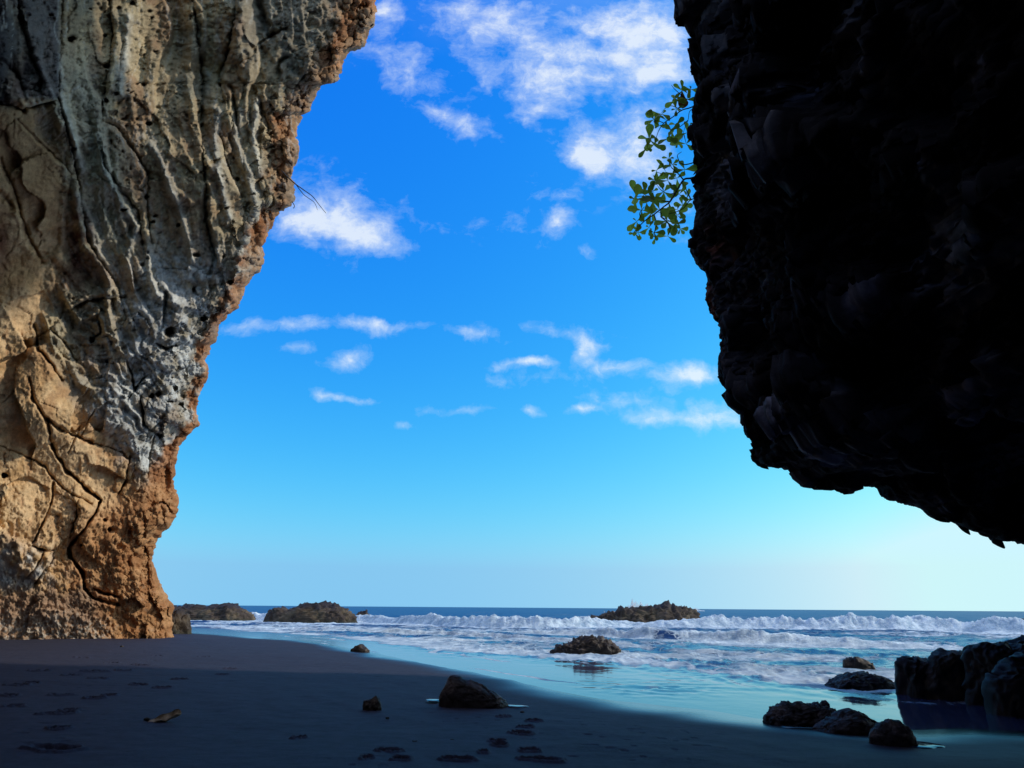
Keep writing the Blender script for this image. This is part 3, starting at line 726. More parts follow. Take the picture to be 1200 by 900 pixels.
def boulder(name, prof, ybase, mat, seed=1, sub=6, deep=0.6, fa=0.16, fb=0.05, cell=2.2, fine=6.0, label='', group=None, sink=0.35, lean=0.0, colf=None, cat='rock', box=0.72, Ypt=None, skew=0.0, cuts=7, cutd=(0.72, 0.95), jag=0.05):
    """A rock whose outline follows prof = [(px, py_top) ...] above the line ybase where it meets sand or water."""
    prof = np.array(prof, float); x0, x1 = prof[0, 0], prof[-1, 0]; cx = 0.5 * (x0 + x1)
    g = ground_pt(cx, ybase)
    sc = float((g - CAM) @ fwd) / F
    hw0 = 0.5 * (x1 - x0) * sc; dep = hw0 * deep; Yc = g[1] + dep * 0.55
    v, f = ICO[sub]; v = v.copy()
    rs = np.random.RandomState(seed * 17 + 3)
    for _ in range(cuts):
        n_ = rs.normal(size=3); n_[2] = abs(n_[2]) * 0.9; n_ /= np.linalg.norm(n_); d_ = rs.uniform(cutd[0], cutd[1])
        e_ = np.maximum(v @ n_ - d_, 0); v = v - e_[:, None] * n_ * 0.97
    s = np.sign(v); b = s * np.abs(v) ** box; b /= np.maximum(np.linalg.norm(b, axis=1, keepdims=True) ** 0.55, 1e-6)
    u = np.clip(b[:, 0] / np.abs(b[:, 0]).max(), -1, 1)
    yn = b[:, 1] / np.abs(b[:, 1]).max(); zn = b[:, 2] / np.abs(b[:, 2]).max()
    gu = np.linspace(x0, x1, 200)
    top = at_y(gu, np.interp(gu, prof[:, 0], prof[:, 1]), np.full(200, Yc))
    upx = cx + u * 0.5 * (x1 - x0)
    top[:, 2] += jag * (top[:, 2].max() - g[2]) * fbm(P3(gu / max(x1 - x0, 1) * 16 + seed * 5, 0.4), 4, seed, 0.7) * np.sin(np.linspace(0, np.pi, 200)) ** 0.4
    hp = np.maximum(np.interp(upx, gu, top[:, 2]) - g[2], 0.02)
    X = np.interp(upx, gu, top[:, 0]) - g[0]; hw = 0.5 * abs(top[-1, 0] - top[0, 0])
    prm = np.sqrt(np.clip(1 - np.abs(u) ** 3.2, 0.02, 1))
    nbn = 61; bi = np.clip(((u + 1) * 0.5 * (nbn - 1)).round().astype(int), 0, nbn - 1)
    zm = np.full(nbn, 1e-3); np.maximum.at(zm, bi, zn)
    zm = np.maximum(np.interp(u, np.linspace(-1, 1, nbn), np.maximum(zm, np.convolve(np.pad(zm, 1, 'edge'), [1/3.] * 3, 'valid'))), 1e-3)
    zt = np.clip(zn / np.maximum(zm, 0.06), -1, 1)
    hmax = hp.max()
    Z = np.where(zt > 0, hp * zt, zt * sink * hmax)
    Yv = yn * dep * (0.55 + 0.45 * prm)
    Yv = Yv + lean * Z + dep * 0.55 + skew * X
    P = np.stack([X, Yv, Z], -1); S = max(min(hw, hmax * 1.3), 1e-3)
    q = P / S
    nrm = b / np.linalg.norm(b, axis=1, keepdims=True)
    fv, fe = facets(q * cell * 0.5 + seed * 3.7 + 0.12 * fbm(q * 2, 2, seed)[:, None], seed, 0.7)
    fv2, fe2 = facets(q * cell * 1.6 + seed, seed + 3, 0.7)
    d = fa * fv + 0.45 * fa * fv2 + fb * (fbm(q * fine * 0.5, 4, seed, 0.6) + 0.6 * ridged(q * fine, 3, seed + 5))
    d -= 0.5 * fa * bell(fe2, 0.06) * 0.4
    P = P + nrm * (d * S)[:, None]
    attrs = None
    if colf: attrs = {'col': colf(P, S, nrm, q)}
    o = mesh_obj(name, P, f, mat, attrs=attrs)
    o.location = g
    tag(o, label, cat, group)
    return o


def build_rocks():
    def seacol(P, S, n, q):
        t = P[:, 2] / max(P[:, 2].max(), 1e-3)
        k = fbm(q * 2.5, 4, 4); k2 = fbm(q * 7, 3, 9)
        c = np.array([.058, .043, .034])[None] * (1 - sstep(-.4, .6, k))[:, None] + np.array([.125, .095, .062])[None] * sstep(-.4, .6, k)[:, None]
        top = sstep(.60, .74, t + .12 * k)[:, None]
        c = c * (1 - top) + np.array([.035, .03, .035])[None] * top
        wet = sstep(.16, .05, t + .06 * k2)[:, None]
        c = c * (1 - wet) + np.array([.05, .05, .035])[None] * wet
        return np.clip(c * (1 + .3 * k2)[:, None], .01, .5)
    def darkcol(P, S, n, q):
        k = fbm(q * 2.5, 4, 6); k2 = fbm(q * 6, 3, 9)
        c = np.array([.038, .032, .034])[None] * (1 - sstep(0, .8, k))[:, None] + np.array([.11, .088, .085])[None] * sstep(0, .8, k)[:, None]
        return np.clip(c * (1 + .35 * k2)[:, None], .006, .3)
    def brown(P, S, n, q):
        k = fbm(q * 2.5, 4, 6); k2 = fbm(q * 6, 3, 9)
        c = np.array([.040, .032, .030])[None] * (1 - sstep(-.2, .7, k))[:, None] + np.array([.105, .080, .065])[None] * sstep(-.2, .7, k)[:, None]
        return np.clip(c * (1 + .35 * k2)[:, None], .006, .3)
    ms = rock_mat('reef_rock', None, 0.8, 2.5, 0.9, 0.3, (0.55, 1.4), 0.15)
    md = rock_mat('wet_boulder', None, 0.6, 7.0, 0.6, 0.25, (0.6, 1.35), 0.12)
    boulder('rock_outcrop', [(175, 712), (200, 711), (225, 710.5), (240, 710), (250, 708.5), (262, 709), (275, 710), (287, 714), (296, 722)], 728, ms, 3, 6, 0.5, .12, .05, 3, 8, 'long low brown reef rock running out from the foot of the tan cliff', 'low reef rocks in the surf', colf=seacol, jag=0.14)
    boulder('rock_outcrop', [(180, 714), (200, 712), (212, 714), (219, 722), (222, 732), (223, 740)], 743, ms, 5, 5, 0.8, .13, .06, 3, 8, 'small mossy grey rock wedged against the cliff foot at the sand edge', 'low reef rocks in the surf', colf=seacol, jag=0.14)
    boulder('rock_outcrop', [(311, 722), (316, 716), (330, 712.5), (345, 711.5), (360, 710.5), (371, 707.5), (380, 707), (390, 710), (400, 714), (410, 717), (418, 722), (421, 728)], 731, ms, 8, 6, 0.5, .10, .05, 3.2, 8, 'broad humped brown rock with a dark top, standing alone in shallow surf', 'low reef rocks in the surf', colf=seacol, jag=0.14)
    boulder('rock_outcrop', [(417, 721), (422, 717), (428, 716), (433, 719), (435, 726)], 728, ms, 9, 5, 0.8, .13, .06, 3, 8, 'small dark rock knob at the seaward end of the broad humped rock', 'low reef rocks in the surf', colf=seacol, jag=0.14)
    boulder('rock_outcrop', [(690, 727), (694, 721), (705, 719), (720, 718), (735, 716), (748, 714), (757, 714.5), (768, 713), (777, 710.5), (787, 711), (800, 711), (812, 714), (819, 719), (823, 727), (823, 731)], 734.5, ms, 14, 6, 0.45, .11, .06, 3.4, 9, 'large craggy dark brown rock in the breakers with spray behind it', 'low reef rocks in the surf', colf=seacol, jag=0.14)
    boulder('rock_outcrop', [(645, 766), (654, 758), (664, 754), (676, 752), (684, 748), (693, 747), (703, 748.5), (712, 752), (722, 757), (728, 762), (731, 767)], 768.5, md, 17, 6, 0.7, .13, .065, 3.4, 9, 'knobbly black rock in the foamy shallows, nearer than the craggy breaker rock', 'low reef rocks in the surf', colf=brown)
    boulder('rock_outcrop', [(1176, 731), (1181, 727.5), (1190, 726), (1202, 727), (1225, 729), (1240, 736)], 737.5, ms, 19, 5, 0.6, .17, .09, 3, 8, 'low dark rock half awash in white foam above the big boulders', 'low reef rocks in the surf', colf=darkcol)
    boulder('sea_stone', [(411, 762), (417, 758), (423, 756), (428, 758.5), (433, 763)], 763.8, md, 20, 4, 0.8, .16, .08, 3, 8, 'small lone dark stone in the thin wash off the sand edge', colf=brown)
    boulder('boulder', [(987, 782), (989, 773), (995, 769.5), (1003, 770), (1012, 773), (1021, 778), (1026, 785)], 786.5, md, 23, 5, 0.7, .10, .03, 2.6, 7, 'pale grey rounded rock in foam, behind the dark wedge rock', 'boulders in the foam', colf=brown)
    boulder('boulder', [(966, 806), (976, 800), (986, 793), (998, 789), (1008, 788), (1022, 791), (1036, 796), (1046, 801), (1052, 807)], 808.5, md, 24, 6, 0.8, .14, .05, 2.6, 7, 'dark wedge-shaped rock washed by foam beside the square boulder', 'boulders in the foam', colf=darkcol)
    # the big boulders under the overhang
    boulder('boulder', [(1046, 812), (1047.5, 790), (1049, 774), (1056, 770), (1070, 769), (1085, 771), (1097, 778), (1108, 788), (1122, 796), (1132, 812)], 818, md, 31, 6, 0.8, .07, .035, 2.0, 6, 'square dark boulder with a steep flat face at the seaward end of the boulder pile', 'big boulders under the overhang', colf=darkcol, box=.7, cuts=9, cutd=(.5, .85), jag=.03)
    boulder('boulder', [(1084, 800), (1094, 768), (1099, 764.5), (1116, 763.5), (1134, 765.5), (1142, 774), (1158, 782), (1175, 800)], 822, md, 33, 6, 0.8, .07, .035, 2.0, 6, 'brown flat-topped boulder between the square boulder and the tallest one', 'big boulders under the overhang', colf=brown, box=.7, cuts=9, cutd=(.5, .85), jag=.03)
    boulder('boulder', [(1128, 800), (1134, 764), (1141, 756), (1152, 753), (1170, 755), (1186, 752), (1200, 747), (1230, 738), (1270, 732), (1310, 750), (1340, 800)], 832, md, 35, 7, 0.7, .07, .035, 2.0, 6, 'tallest dark boulder of the pile, half in deep black shade at the frame edge', 'big boulders under the overhang', colf=darkcol, box=.7, cuts=12, cutd=(.55, .88), jag=.03)
    boulder('boulder', [(1150, 816), (1160, 795), (1175, 780), (1195, 772), (1240, 768), (1290, 790), (1320, 830)], 842, md, 36, 6, 0.7, .07, .035, 2.0, 6, 'black rounded boulder in front of the tallest boulder, by the dark pool', 'big boulders under the overhang', colf=darkcol, box=.7, cuts=12, cutd=(.55, .88), jag=.03)
    # front cluster on the wet sand
    boulder('boulder', [(896, 845), (902, 834), (910, 828), (920, 824), (926, 821.5), (934, 824), (942, 823), (950, 826), (958, 824.5), (966, 829), (975, 832), (983, 842)], 850.5, md, 41, 6, 0.7, .10, .06, 3.2, 9, 'jagged-topped black rock at the landward end of the row of three', 'three rocks half buried in wet sand', colf=darkcol)
    boulder('boulder', [(952, 857), (965, 848), (978, 840), (988, 834), (998, 832), (1008, 835), (1018, 841), (1028, 848), (1034, 856)], 859.5, md, 43, 6, 0.7, .09, .028, 2.4, 6, 'middle black hump of the row of three on wet sand', 'three rocks half buried in wet sand', colf=darkcol)
    boulder('boulder', [(1018, 858), (1028, 849), (1038, 844), (1050, 843), (1060, 847), (1067, 857), (1071, 868), (1072, 873)], 874.5, md, 45, 6, 0.75, .08, .02, 2.0, 6, 'smooth rounded black boulder nearest the viewer in the row of three', 'three rocks half buried in wet sand', colf=darkcol)
    boulder('beach_stone', [(960, 826), (964, 821), (968, 821), (972, 826)], 827.5, md, 47, 4, 0.8, .12, .05, 3, 7, 'tiny black stone in the wash behind the jagged rock', colf=darkcol)
    # rock and stone on the open sand
    boulder('boulder', [(513, 820), (518, 808), (525, 796), (530, 791.5), (537, 791.5), (544, 795), (552, 795.5), (558, 799), (566, 804), (576, 810), (586, 816), (596, 823), (600, 827)], 828.5, md, 51, 6, 0.55, .05, .018, 1.8, 6, 'pointed black wedge boulder alone on the open sand with puddles at its ends', colf=darkcol, jag=.02)
    boulder('beach_stone', [(425.5, 826), (427, 821), (432, 819.5), (436, 819), (440, 815), (443, 818), (446, 824), (447, 829)], 831.5, md, 53, 5, 0.7, .10, .03, 2.5, 7, 'small dark notched stone standing on the sand', colf=brown)
    pebs = [(486, 870, 3.0, 'tiny dark pebble on bare sand below the notched stone'), (454, 842, 2.2, 'tiny dark pebble just below the notched stone'), (612, 835, 2.6, 'tiny dark pebble by the tip of the wedge boulder'), (530, 868, 2.4, 'tiny dark pebble beside the long footprint'),
            (143, 758, 2.0, 'tiny pale pebble near the cliff foot'), (123, 845, 2.4, 'tiny pale pebble on sand left of the husk')]
    for k, (a, b, s, lab) in enumerate(pebs):
        boulder('pebble', [(a - s, b - 0.3 * s), (a - s * .4, b - s * .8), (a + s * .4, b - s * .7), (a + s, b - .2 * s)], b, md, 60 + k, 3, 0.9, .12, .05, 2, 5, lab, 'small pebbles on the sand', colf=darkcol if k < 4 else seacol)


# ------------------------------------------------------------------ small water pieces, husk, twig, shrub, spray
def build_puddles():
    m, t, b = new_mat('puddle_water')
    b.inputs['Base Color'].default_value = (0.03, 0.045, 0.06, 1); b.inputs['Roughness'].default_value = 0.04; b.inputs['IOR'].default_value = 1.33
    n = t.n('ShaderNodeTexNoise', i_Scale=9.0, i_Detail=4.0); t.l(t.n('ShaderNodeTexCoord').outputs['Object'], n.inputs['Vector'])
    bm = t.n('ShaderNodeBump', i_Strength=0.08, i_Distance=0.02); t.l(n.outputs[0], bm.inputs['Height']); t.l(bm.outputs[0], b.inputs['Normal'])
    for k, (cx, cy, w, hh) in enumerate([(508, 821.5, 8, 1.0), (606, 828.5, 11, 1.0), (1076, 873.5, 19, 3), (945, 853, 26, 1.6)]):
        c = ground_pt(cx, cy); dist = math.hypot(c[0], c[1]); a = w * dist / F; bb = hh / F * dist * dist / 1.45
        th = np.linspace(0, 2 * np.pi, 48, endpoint=False)
        rr = 1 + 0.10 * np.sin(th * 3 + k) + 0.05 * np.sin(th * 5 + 2 * k)
        rings = []
        for s, z in ((1.0, -0.02), (0.93, 0.012), (0.5, 0.014)):
            xx, yy_ = c[0] + a * s * rr * np.cos(th), c[1] + bb * s * rr * np.sin(th)
            rings.append(np.stack([xx, yy_, sand_base(xx, yy_)[0] + 0.014 + z * 0.4], -1))
        P = np.concatenate(rings); f = [tuple(q) for q in grid_faces(3, 48, wrap=True)] + [tuple(range(96, 144))]
        o = mesh_obj('puddle', P, f, m); tag(o, kind='structure')


def build_husk():
    """A curled pale dry palm husk lying on the sand."""
    c = ground_pt(193, 846); dist = math.hypot(c[0], c[1]); L = 30 * dist / F
    root = empty('palm_husk', tuple(c)); tag(root, 'curled pale dry palm husk lying on the dark sand', 'husk')
    us = np.linspace(-1, 1, 40); vs = np.linspace(-1, 1, 18)
    def shell(off):
        P = []
        for u in us:
            w = 0.30 * L * (1 - abs(u) ** 2.4) ** 0.6 * (0.75 + 0.25 * u) + 0.004
            for v in vs:
                a = v * 1.15
                x = u * L * 0.5; y = w * math.sin(a) * 0.8; z = w * (1 - math.cos(a)) * 0.9 + 0.17 * L * max(0, u + 0.1) ** 1.4 + off + 0.02 * L * math.sin(u * 7 + v * 3) * (0.3 + abs(v))
                P.append((x, y, z + 0.006))
        return P
    m, t, b = new_mat('dry_husk')
    n = t.n('ShaderNodeTexNoise', i_Scale=14.0, i_Detail=6.0); t.l(t.n('ShaderNodeTexCoord').outputs['Object'], n.inputs['Vector'])
    t.l(t.ramp(n.outputs[0], [(0.3, (0.20, 0.14, 0.09)), (0.62, (0.66, 0.55, 0.40))]), b.inputs['Base Color']); b.inputs['Roughness'].default_value = 0.9
    A = shell(0.0); n0 = len(A); B = shell(0.012)
    f = [tuple(q) for q in grid_faces(40, 18, flip=True)] + [tuple(q + n0) for q in grid_faces(40, 18)]
    bd = [i * 18 for i in range(40)] + [39 * 18 + j for j in range(1, 18)] + [i * 18 + 17 for i in range(38, -1, -1)] + [j for j in range(16, 0, -1)]
    for i in range(len(bd)):
        p, q = bd[i], bd[(i + 1) % len(bd)]; f.append((p, q, q + n0, p + n0))
    o = mesh_obj('husk_shell', A + B, f, m, root)
    o.rotation_euler = (0.45, -0.10, 0.25)
    # broken stalk end, dark brown
    P, fc = [], []
    tube([np.array([-0.5 * L, 0, 0.02]), np.array([-0.58 * L, -0.01, 0.035]), np.array([-0.66 * L, -0.015, 0.03])], [0.028, 0.024, 0.016], P, fc)
    mm, t, b = new_mat('husk_stalk'); b.inputs['Base Color'].default_value = (0.03, 0.022, 0.016, 1); b.inputs['Roughness'].default_value = 0.9
    mesh_obj('stalk', P, fc, mm, root)


def tube(pts, rad, P, Fc, n=7):
    pts = [np.asarray(p, float) for p in pts]; base = len(P)
    for i, p in enumerate(pts):
        d = pts[min(i + 1, len(pts) - 1)] - pts[max(i - 1, 0)]; d /= np.linalg.norm(d) + 1e-9
        a = np.cross(d, [0.13, 0.9, 0.3]); a /= np.linalg.norm(a) + 1e-9; b = np.cross(d, a)
        for k in range(n):
            th = 2 * math.pi * k / n; P.append(p + rad[i] * (math.cos(th) * a + math.sin(th) * b))
    for i in range(len(pts) - 1):
        for k in range(n):
            Fc.append((base + i * n + k, base + i * n + (k + 1) % n, base + (i + 1) * n + (k + 1) % n, base + (i + 1) * n + k))
    Fc.append(tuple(base + k for k in range(n))[::-1]); Fc.append(tuple(base + (len(pts) - 1) * n + k for k in range(n)))


def smooth_path(pts, n=6):
    pts = [np.asarray(p, float) for p in pts]; out = []
    for i in range(len(pts) - 1):
        p0, p1, p2, p3 = pts[max(i - 1, 0)], pts[i], pts[i + 1], pts[min(i + 2, len(pts) - 1)]
        for k in range(n):
            t = k / n
            out.append(0.5 * ((2 * p1) + (-p0 + p2) * t + (2 * p0 - 5 * p1 + 4 * p2 - p3) * t * t + (-p0 + 3 * p1 - 3 * p2 + p3) * t ** 3))
    out.append(pts[-1]); return out


def leaf_geo(c, ax, nrm, L, w, P, Fc, curl=0.2):
    """One obovate leaf: narrow at the base, broad near the tip, folded along the midrib."""
    ax = ax / np.linalg.norm(ax); s = np.cross(nrm, ax); s /= np.linalg.norm(s) + 1e-9; n = np.cross(ax, s); base = len(P)
    st = [(0, .05), (.15, .16), (.35, .42), (.55, .75), (.72, .97), (.86, .86), (.95, .5), (1.0, .06)]
    for u, ww in st:
        cen = c + ax * L * u + n * (-curl * L * u * u)
        for k in (-1, -.5, 0, .5, 1):
            P.append(cen + s * (k * ww * w * .5) + n * (abs(k) * ww * w * 0.16))
    for i in range(len(st) - 1):
        for k in range(4):
            a = base + i * 5 + k; Fc.append((a, a + 1, a + 6, a + 5))


def leaf_mat(name, c1, c2, tr):
    m = bpy.data.materials.new(name); m.use_nodes = True; t = NT(m.node_tree); b = m.node_tree.nodes['Principled BSDF']
    n = t.n('ShaderNodeTexNoise', i_Scale=3.5, i_Detail=3.0); t.l(t.n('ShaderNodeTexCoord').outputs['Object'], n.inputs['Vector'])
    tn = t.n('ShaderNodeAttribute', attribute_name='tone').outputs['Fac']
    c = t.ramp(t.math('ADD', t.math('MULTIPLY', tn, 0.8), t.math('MULTIPLY', n.outputs[0], 0.2)), [(0.15, c1), (0.85, c2)])
    t.l(c, b.inputs['Base Color']); b.inputs['Roughness'].default_value = 0.45
    tl = t.n('ShaderNodeBsdfTranslucent'); t.l(t.mix(tn, tuple(q * 0.32 for q in tr), tr), tl.inputs[0])
    mx = t.n('ShaderNodeMixShader', i_Fac=0.5); t.l(b.outputs[0], mx.inputs[1]); t.l(tl.outputs[0], mx.inputs[2])
    t.l(mx.outputs[0], m.node_tree.nodes['Material Output'].inputs[0])
    return m


def build_shrub():
    YD = 14.2
    def pt(x, y, dz=0.0):
        return at_y(np.array([723 + x / 3.46]), np.array([60 + y / 3.46]), np.array([YD + dz]))[0]
    o0 = pt(330, 400)
    root = empty('shrub', tuple(o0)); tag(root, 'green shrub with rounded leaves sprouting from the lip of the black overhang', 'shrub')
    mb, t, b = new_mat('twig_bark'); b.inputs['Base Color'].default_value = (0.05, 0.035, 0.025, 1); b.inputs['Roughness'].default_value = 0.9
    mg = leaf_mat('green_leaf', (0.02, 0.07, 0.012), (0.26, 0.30, 0.045), (0.66, 0.78, 0.09))
    mr = leaf_mat('withered_leaf', (0.25, 0.07, 0.02), (0.40, 0.13, 0.03), (0.5, 0.14, 0.03))
    upper = [[(520, 190), (420, 195), (350, 205), (300, 228), (262, 240), (225, 268), (190, 292), (168, 325), (155, 368)], [(430, 185), (345, 190), (305, 200), (275, 190), (258, 178)], [(275, 190), (235, 155), (221, 137)], [(290, 170), (297, 150)], [(262, 240), (225, 222), (198, 230), (180, 250)],
             [(430, 215), (345, 225), (298, 240), (288, 280), (272, 320), (262, 365)], [(288, 280), (250, 310), (220, 320)], [(345, 290), (300, 295), (285, 330)], [(190, 292), (165, 280), (150, 276)], [(220, 320), (210, 350)], [(272, 340), (280, 372)]]
    lower = [[(540, 520), (430, 505), (345, 505), (300, 515), (270, 522), (240, 570), (215, 610), (188, 632), (150, 662), (110, 690), (80, 722), (68, 735)], [(235, 577), (205, 578), (178, 562), (164, 544)], [(270, 522), (242, 490), (220, 470), (208, 440)], [(345, 440), (270, 460), (245, 425), (262, 408)], [(242, 490), (200, 500), (160, 490)],
             [(215, 610), (150, 602), (110, 588), (76, 590)], [(460, 590), (345, 600), (300, 602), (265, 640), (205, 660), (160, 650)], [(300, 602), (280, 560), (266, 535)], [(188, 632), (178, 670), (205, 690)], [(150, 662), (160, 700), (152, 738), (156, 758)], [(178, 670), (215, 710), (206, 748)], [(240, 700), (215, 690), (178, 670)], [(150, 602), (140, 570), (148, 555)], [(110, 690), (92, 660), (112, 630)]]
    cl_u = [(150, 277, 34), (182, 255, 40), (130, 358, 38), (152, 378, 34), (122, 392, 30), (222, 320, 40), (240, 298, 30), (208, 355, 26), (285, 330, 42), (246, 372, 34), (280, 376, 36), (236, 200, 40), (300, 155, 34), (240, 235, 28), (312, 292, 30), (265, 160, 34), (285, 195, 30), (168, 300, 24), (200, 280, 22)]
    cl_l = [(160, 483, 36), (154, 522, 34), (198, 490, 40), (205, 525, 36), (243, 515, 30), (210, 435, 24), (74, 600, 40), (75, 582, 36), (110, 580, 36), (146, 568, 34), (100, 645, 40), (80, 690, 32), (86, 735, 24), (73, 738, 24), (150, 735, 28), (156, 755, 24), (206, 750, 24), (203, 690, 42), (240, 702, 30), (140, 655, 44), (172, 640, 36), (210, 612, 46), (246, 642, 36),
            (266, 625, 34), (282, 600, 28), (252, 580, 34), (266, 560, 34), (146, 605, 40), (245, 665, 30), (130, 715, 24), (225, 460, 26), (275, 480, 34), (190, 570, 26), (255, 720, 24), (120, 612, 30)]
    k = YD / F / 3.46 * 1.95
    for name, paths, cl, r0 in (('branch', upper, cl_u, 0.022), ('branch', lower, cl_l, 0.030)):
        P, Fc = [], []
        for i, pth in enumerate(paths):
            q = smooth_path([pt(x, y, 0.35 * math.sin(i * 1.7 + j * 0.6) * (j > 0)) - o0 for j, (x, y) in enumerate(pth)])
            ra = r0 if i == 0 else r0 * 0.55
            tube(q, [ra * (1 - 0.7 * j / len(q)) for j in range(len(q))], P, Fc)
        br = mesh_obj(name, P, Fc, mb, root)
        P, Fc = [], []; tone = []
        for (x, y, s) in cl:
            n = random.choice((3, 4, 4, 5)); a0 = random.uniform(0, 6.28); cen = pt(x, y, random.uniform(-.3, .3)) - o0
            for j in range(n):
                a = a0 + j * 6.28 / n + random.uniform(-.4, .4)
                ax = math.cos(a) * RT + math.sin(a) * UP + random.uniform(-.5, .5) * fwd
                nv = fwd * -1 + random.uniform(-.7, .7) * UP + random.uniform(-.7, .7) * RT
                L = s * k * random.choice((random.uniform(.35, .6), random.uniform(.62, 1.0), random.uniform(.7, 1.05)))
                leaf_geo(cen - 0.0 * ax, ax, nv, L, L * random.uniform(.40, .62), P, Fc, random.uniform(-.1, .3)); tone += [random.random()] * 40
        mesh_obj('foliage', P, Fc, mg, br, attrs={'tone': tone})
        if cl is cl_u:
            P, Fc = [], []
            leaf_geo(pt(262, 160) - o0, -UP + 0.1 * RT, -fwd + .2 * RT, 44 * k, 30 * k, P, Fc, .1)
            o = mesh_obj('leaf', P, Fc, mr, br); o['label'] = 'rust-red withered leaf among green leaves'


def build_twig():
    Y0 = 29.5
    def pt(x, y): return at_y(np.array([x]), np.array([y]), np.array([Y0]))[0]
    P, Fc = [], []
    o0 = pt(338, 206)
    q = smooth_path([pt(x, y) - o0 for x, y in ((330, 200), (343, 213), (355, 222), (366, 230), (374, 240), (382, 250))])
    tube(q, [0.035 - 0.025 * i / len(q) for i in range(len(q))], P, Fc)
    q = smooth_path([pt(x, y) - o0 for x, y in ((346, 215), (356, 228), (368, 237), (372, 246))]); tube(q, [0.022 - 0.014 * i / len(q) for i in range(len(q))], P, Fc)
    q = smooth_path([pt(x, y) - o0 for x, y in ((342, 236), (345, 241), (344, 244))]); tube(q, [0.02] * len(q), P, Fc)
    m, t, b = new_mat('dead_twig'); b.inputs['Base Color'].default_value = (0.05, 0.04, 0.035, 1)
    o = mesh_obj('twig', P, Fc, m); o.location = o0; tag(o, 'thin bare twig poking out of the tan cliff edge against the sky', 'twig')


def build_spray():
    v, f = ICO[3]; import bmesh
    bm = bmesh.new(); bmesh.ops.create_icosphere(bm, subdivisions=1, radius=1.0)
    v = np.array([x.co[:] for x in bm.verts]); f = np.array([[q.index for q in x.verts] for x in bm.faces]); bm.free()
    C = []
    def burst(px, py, n, w, h, Y, r):
        for _ in range(n):
            a = random.gauss(0, 1) * w; t = random.random() ** 1.6
            x = px + a * (1 - 0.5 * t); y = py - t * h * math.exp(-(a / w) ** 2 * 0.5)
            C.append((at_y(np.array([x]), np.array([y]), np.array([Y + random.uniform(-1, 1)]))[0], r * random.uniform(.35, 1.1) * (1.1 - .6 * t)))
    Yr = ground_pt(757, 734.5)[1] + 4
    for px, py, n, w, h in ((745, 714.5, 500, 7, 10), (741, 713, 260, 2.5, 12), (751, 713, 200, 3, 9), (737, 716, 260, 5, 7), (758, 714, 260, 4, 7), (728, 717, 150, 6, 4), (815, 716, 120, 5, 4)):
        burst(px, py, n, w, h, Yr, .055)
    L = px_ground(*np.array(BREAK_A, float).T)
    for x, hh, n in ((470, 5, 60), (520, 6, 80), (560, 4, 60), (600, 6, 80), (648, 7, 120), (672, 5, 80), (830, 6, 80), (890, 7, 110), (915, 8, 140), (960, 5, 70), (1010, 7, 120), (1040, 8, 140), (1105, 6, 90), (1150, 7, 120), (300, 7, 120), (290, 5, 80), (425, 5, 60)):
        yb = np.interp(x, [p[0] for p in BREAK_A], [p[1] for p in BREAK_A]); Y = float(np.interp(x, [p[0] for p in BREAK_A], L[:, 1])) + 1.5
        hv = np.interp(x, *A_H) / Y * F
        burst(x, yb - hv * 0.55, n, 11, hv * 0.45 + hh * 0.5, Y, .028)
    V = np.concatenate([v * r + c for c, r in C]); Fc = np.concatenate([f + i * len(v) for i in range(len(C))])
    m, t, b = new_mat('spray'); b.inputs['Base Color'].default_value = (.88, .9, .92, 1); b.inputs['Roughness'].default_value = 0.5
    o = mesh_obj('sea_spray', V, Fc, m); tag(o, 'white spray thrown up by the breakers', 'spray', kind='stuff')


# ------------------------------------------------------------------ sky, sun, camera
CLOUDS = [  # photo px, half sizes, turn in degrees, strength
    (390, 250, 105, 58, 20, .72), (430, 278, 60, 26, 15, .55), (350, 262, 50, 30, 0, .5), (480, 85, 46, 32, 10, .62), (545, 147, 50, 16, 30, .55), (610, 40, 100, 60, 20, .50), (650, 88, 60, 48, 0, .75), (752, 62, 85, 80, 0, .95), (770, 40, 60, 50, 0, .5), (682, 177, 44, 30, 0, .85),
    (740, 178, 66, 58, 30, .95), (657, 263, 30, 20, 0, .75), (692, 297, 15, 12, 0, .5), (285, 380, 38, 14, 5, .6), (342, 379, 46, 12, 0, .6), (415, 380, 62, 15, 5, .6), (410, 419, 38, 16, -10, .8), (345, 407, 26, 10, 0, .5), (380, 460, 34, 8, 5, .6), (420, 467, 32, 7, 5, .55),
    (562, 392, 46, 16, 10, .55), (600, 425, 50, 7, 0, .6), (628, 424, 24, 7, 0, .65), (682, 415, 30, 16, -20, .7), (665, 395, 56, 12, 10, .5), (722, 428, 40, 10, 0, .65), (800, 438, 66, 24, 0, .95), (842, 490, 50, 26, 0, .9), (770, 490, 60, 12, 5, .55), (680, 478, 28, 8, -5, .65),
    (622, 480, 18, 10, 0, .5), (475, 498, 24, 7, 0, .5), (452, 8, 30, 36, 0, .7), (540, 12, 90, 34, 0, .5), (505, 262, 40, 14, 15, .34), (612, 140, 28, 14, 30, .45), (572, 105, 26, 20, 0, .5), (700, 395, 40, 30, 0, .3), (790, 240, 40, 50, 0, .5), (700, 20, 70, 30, 0, .35), (520, 130, 70, 30, 30, .38), (640, 130, 60, 30, 30, .40), (560, 60, 80, 50, 40, .28), (470, 380, 70, 14, 0, .42), (640, 440, 110, 14, 0, .36), (740, 470, 90, 22, 0, .42), (540, 480, 90, 12, 0, .34), (600, 270, 60, 26, 0, .34), (660, 230, 50, 26, 10, .4), (440, 60, 50, 40, 0, .42)]


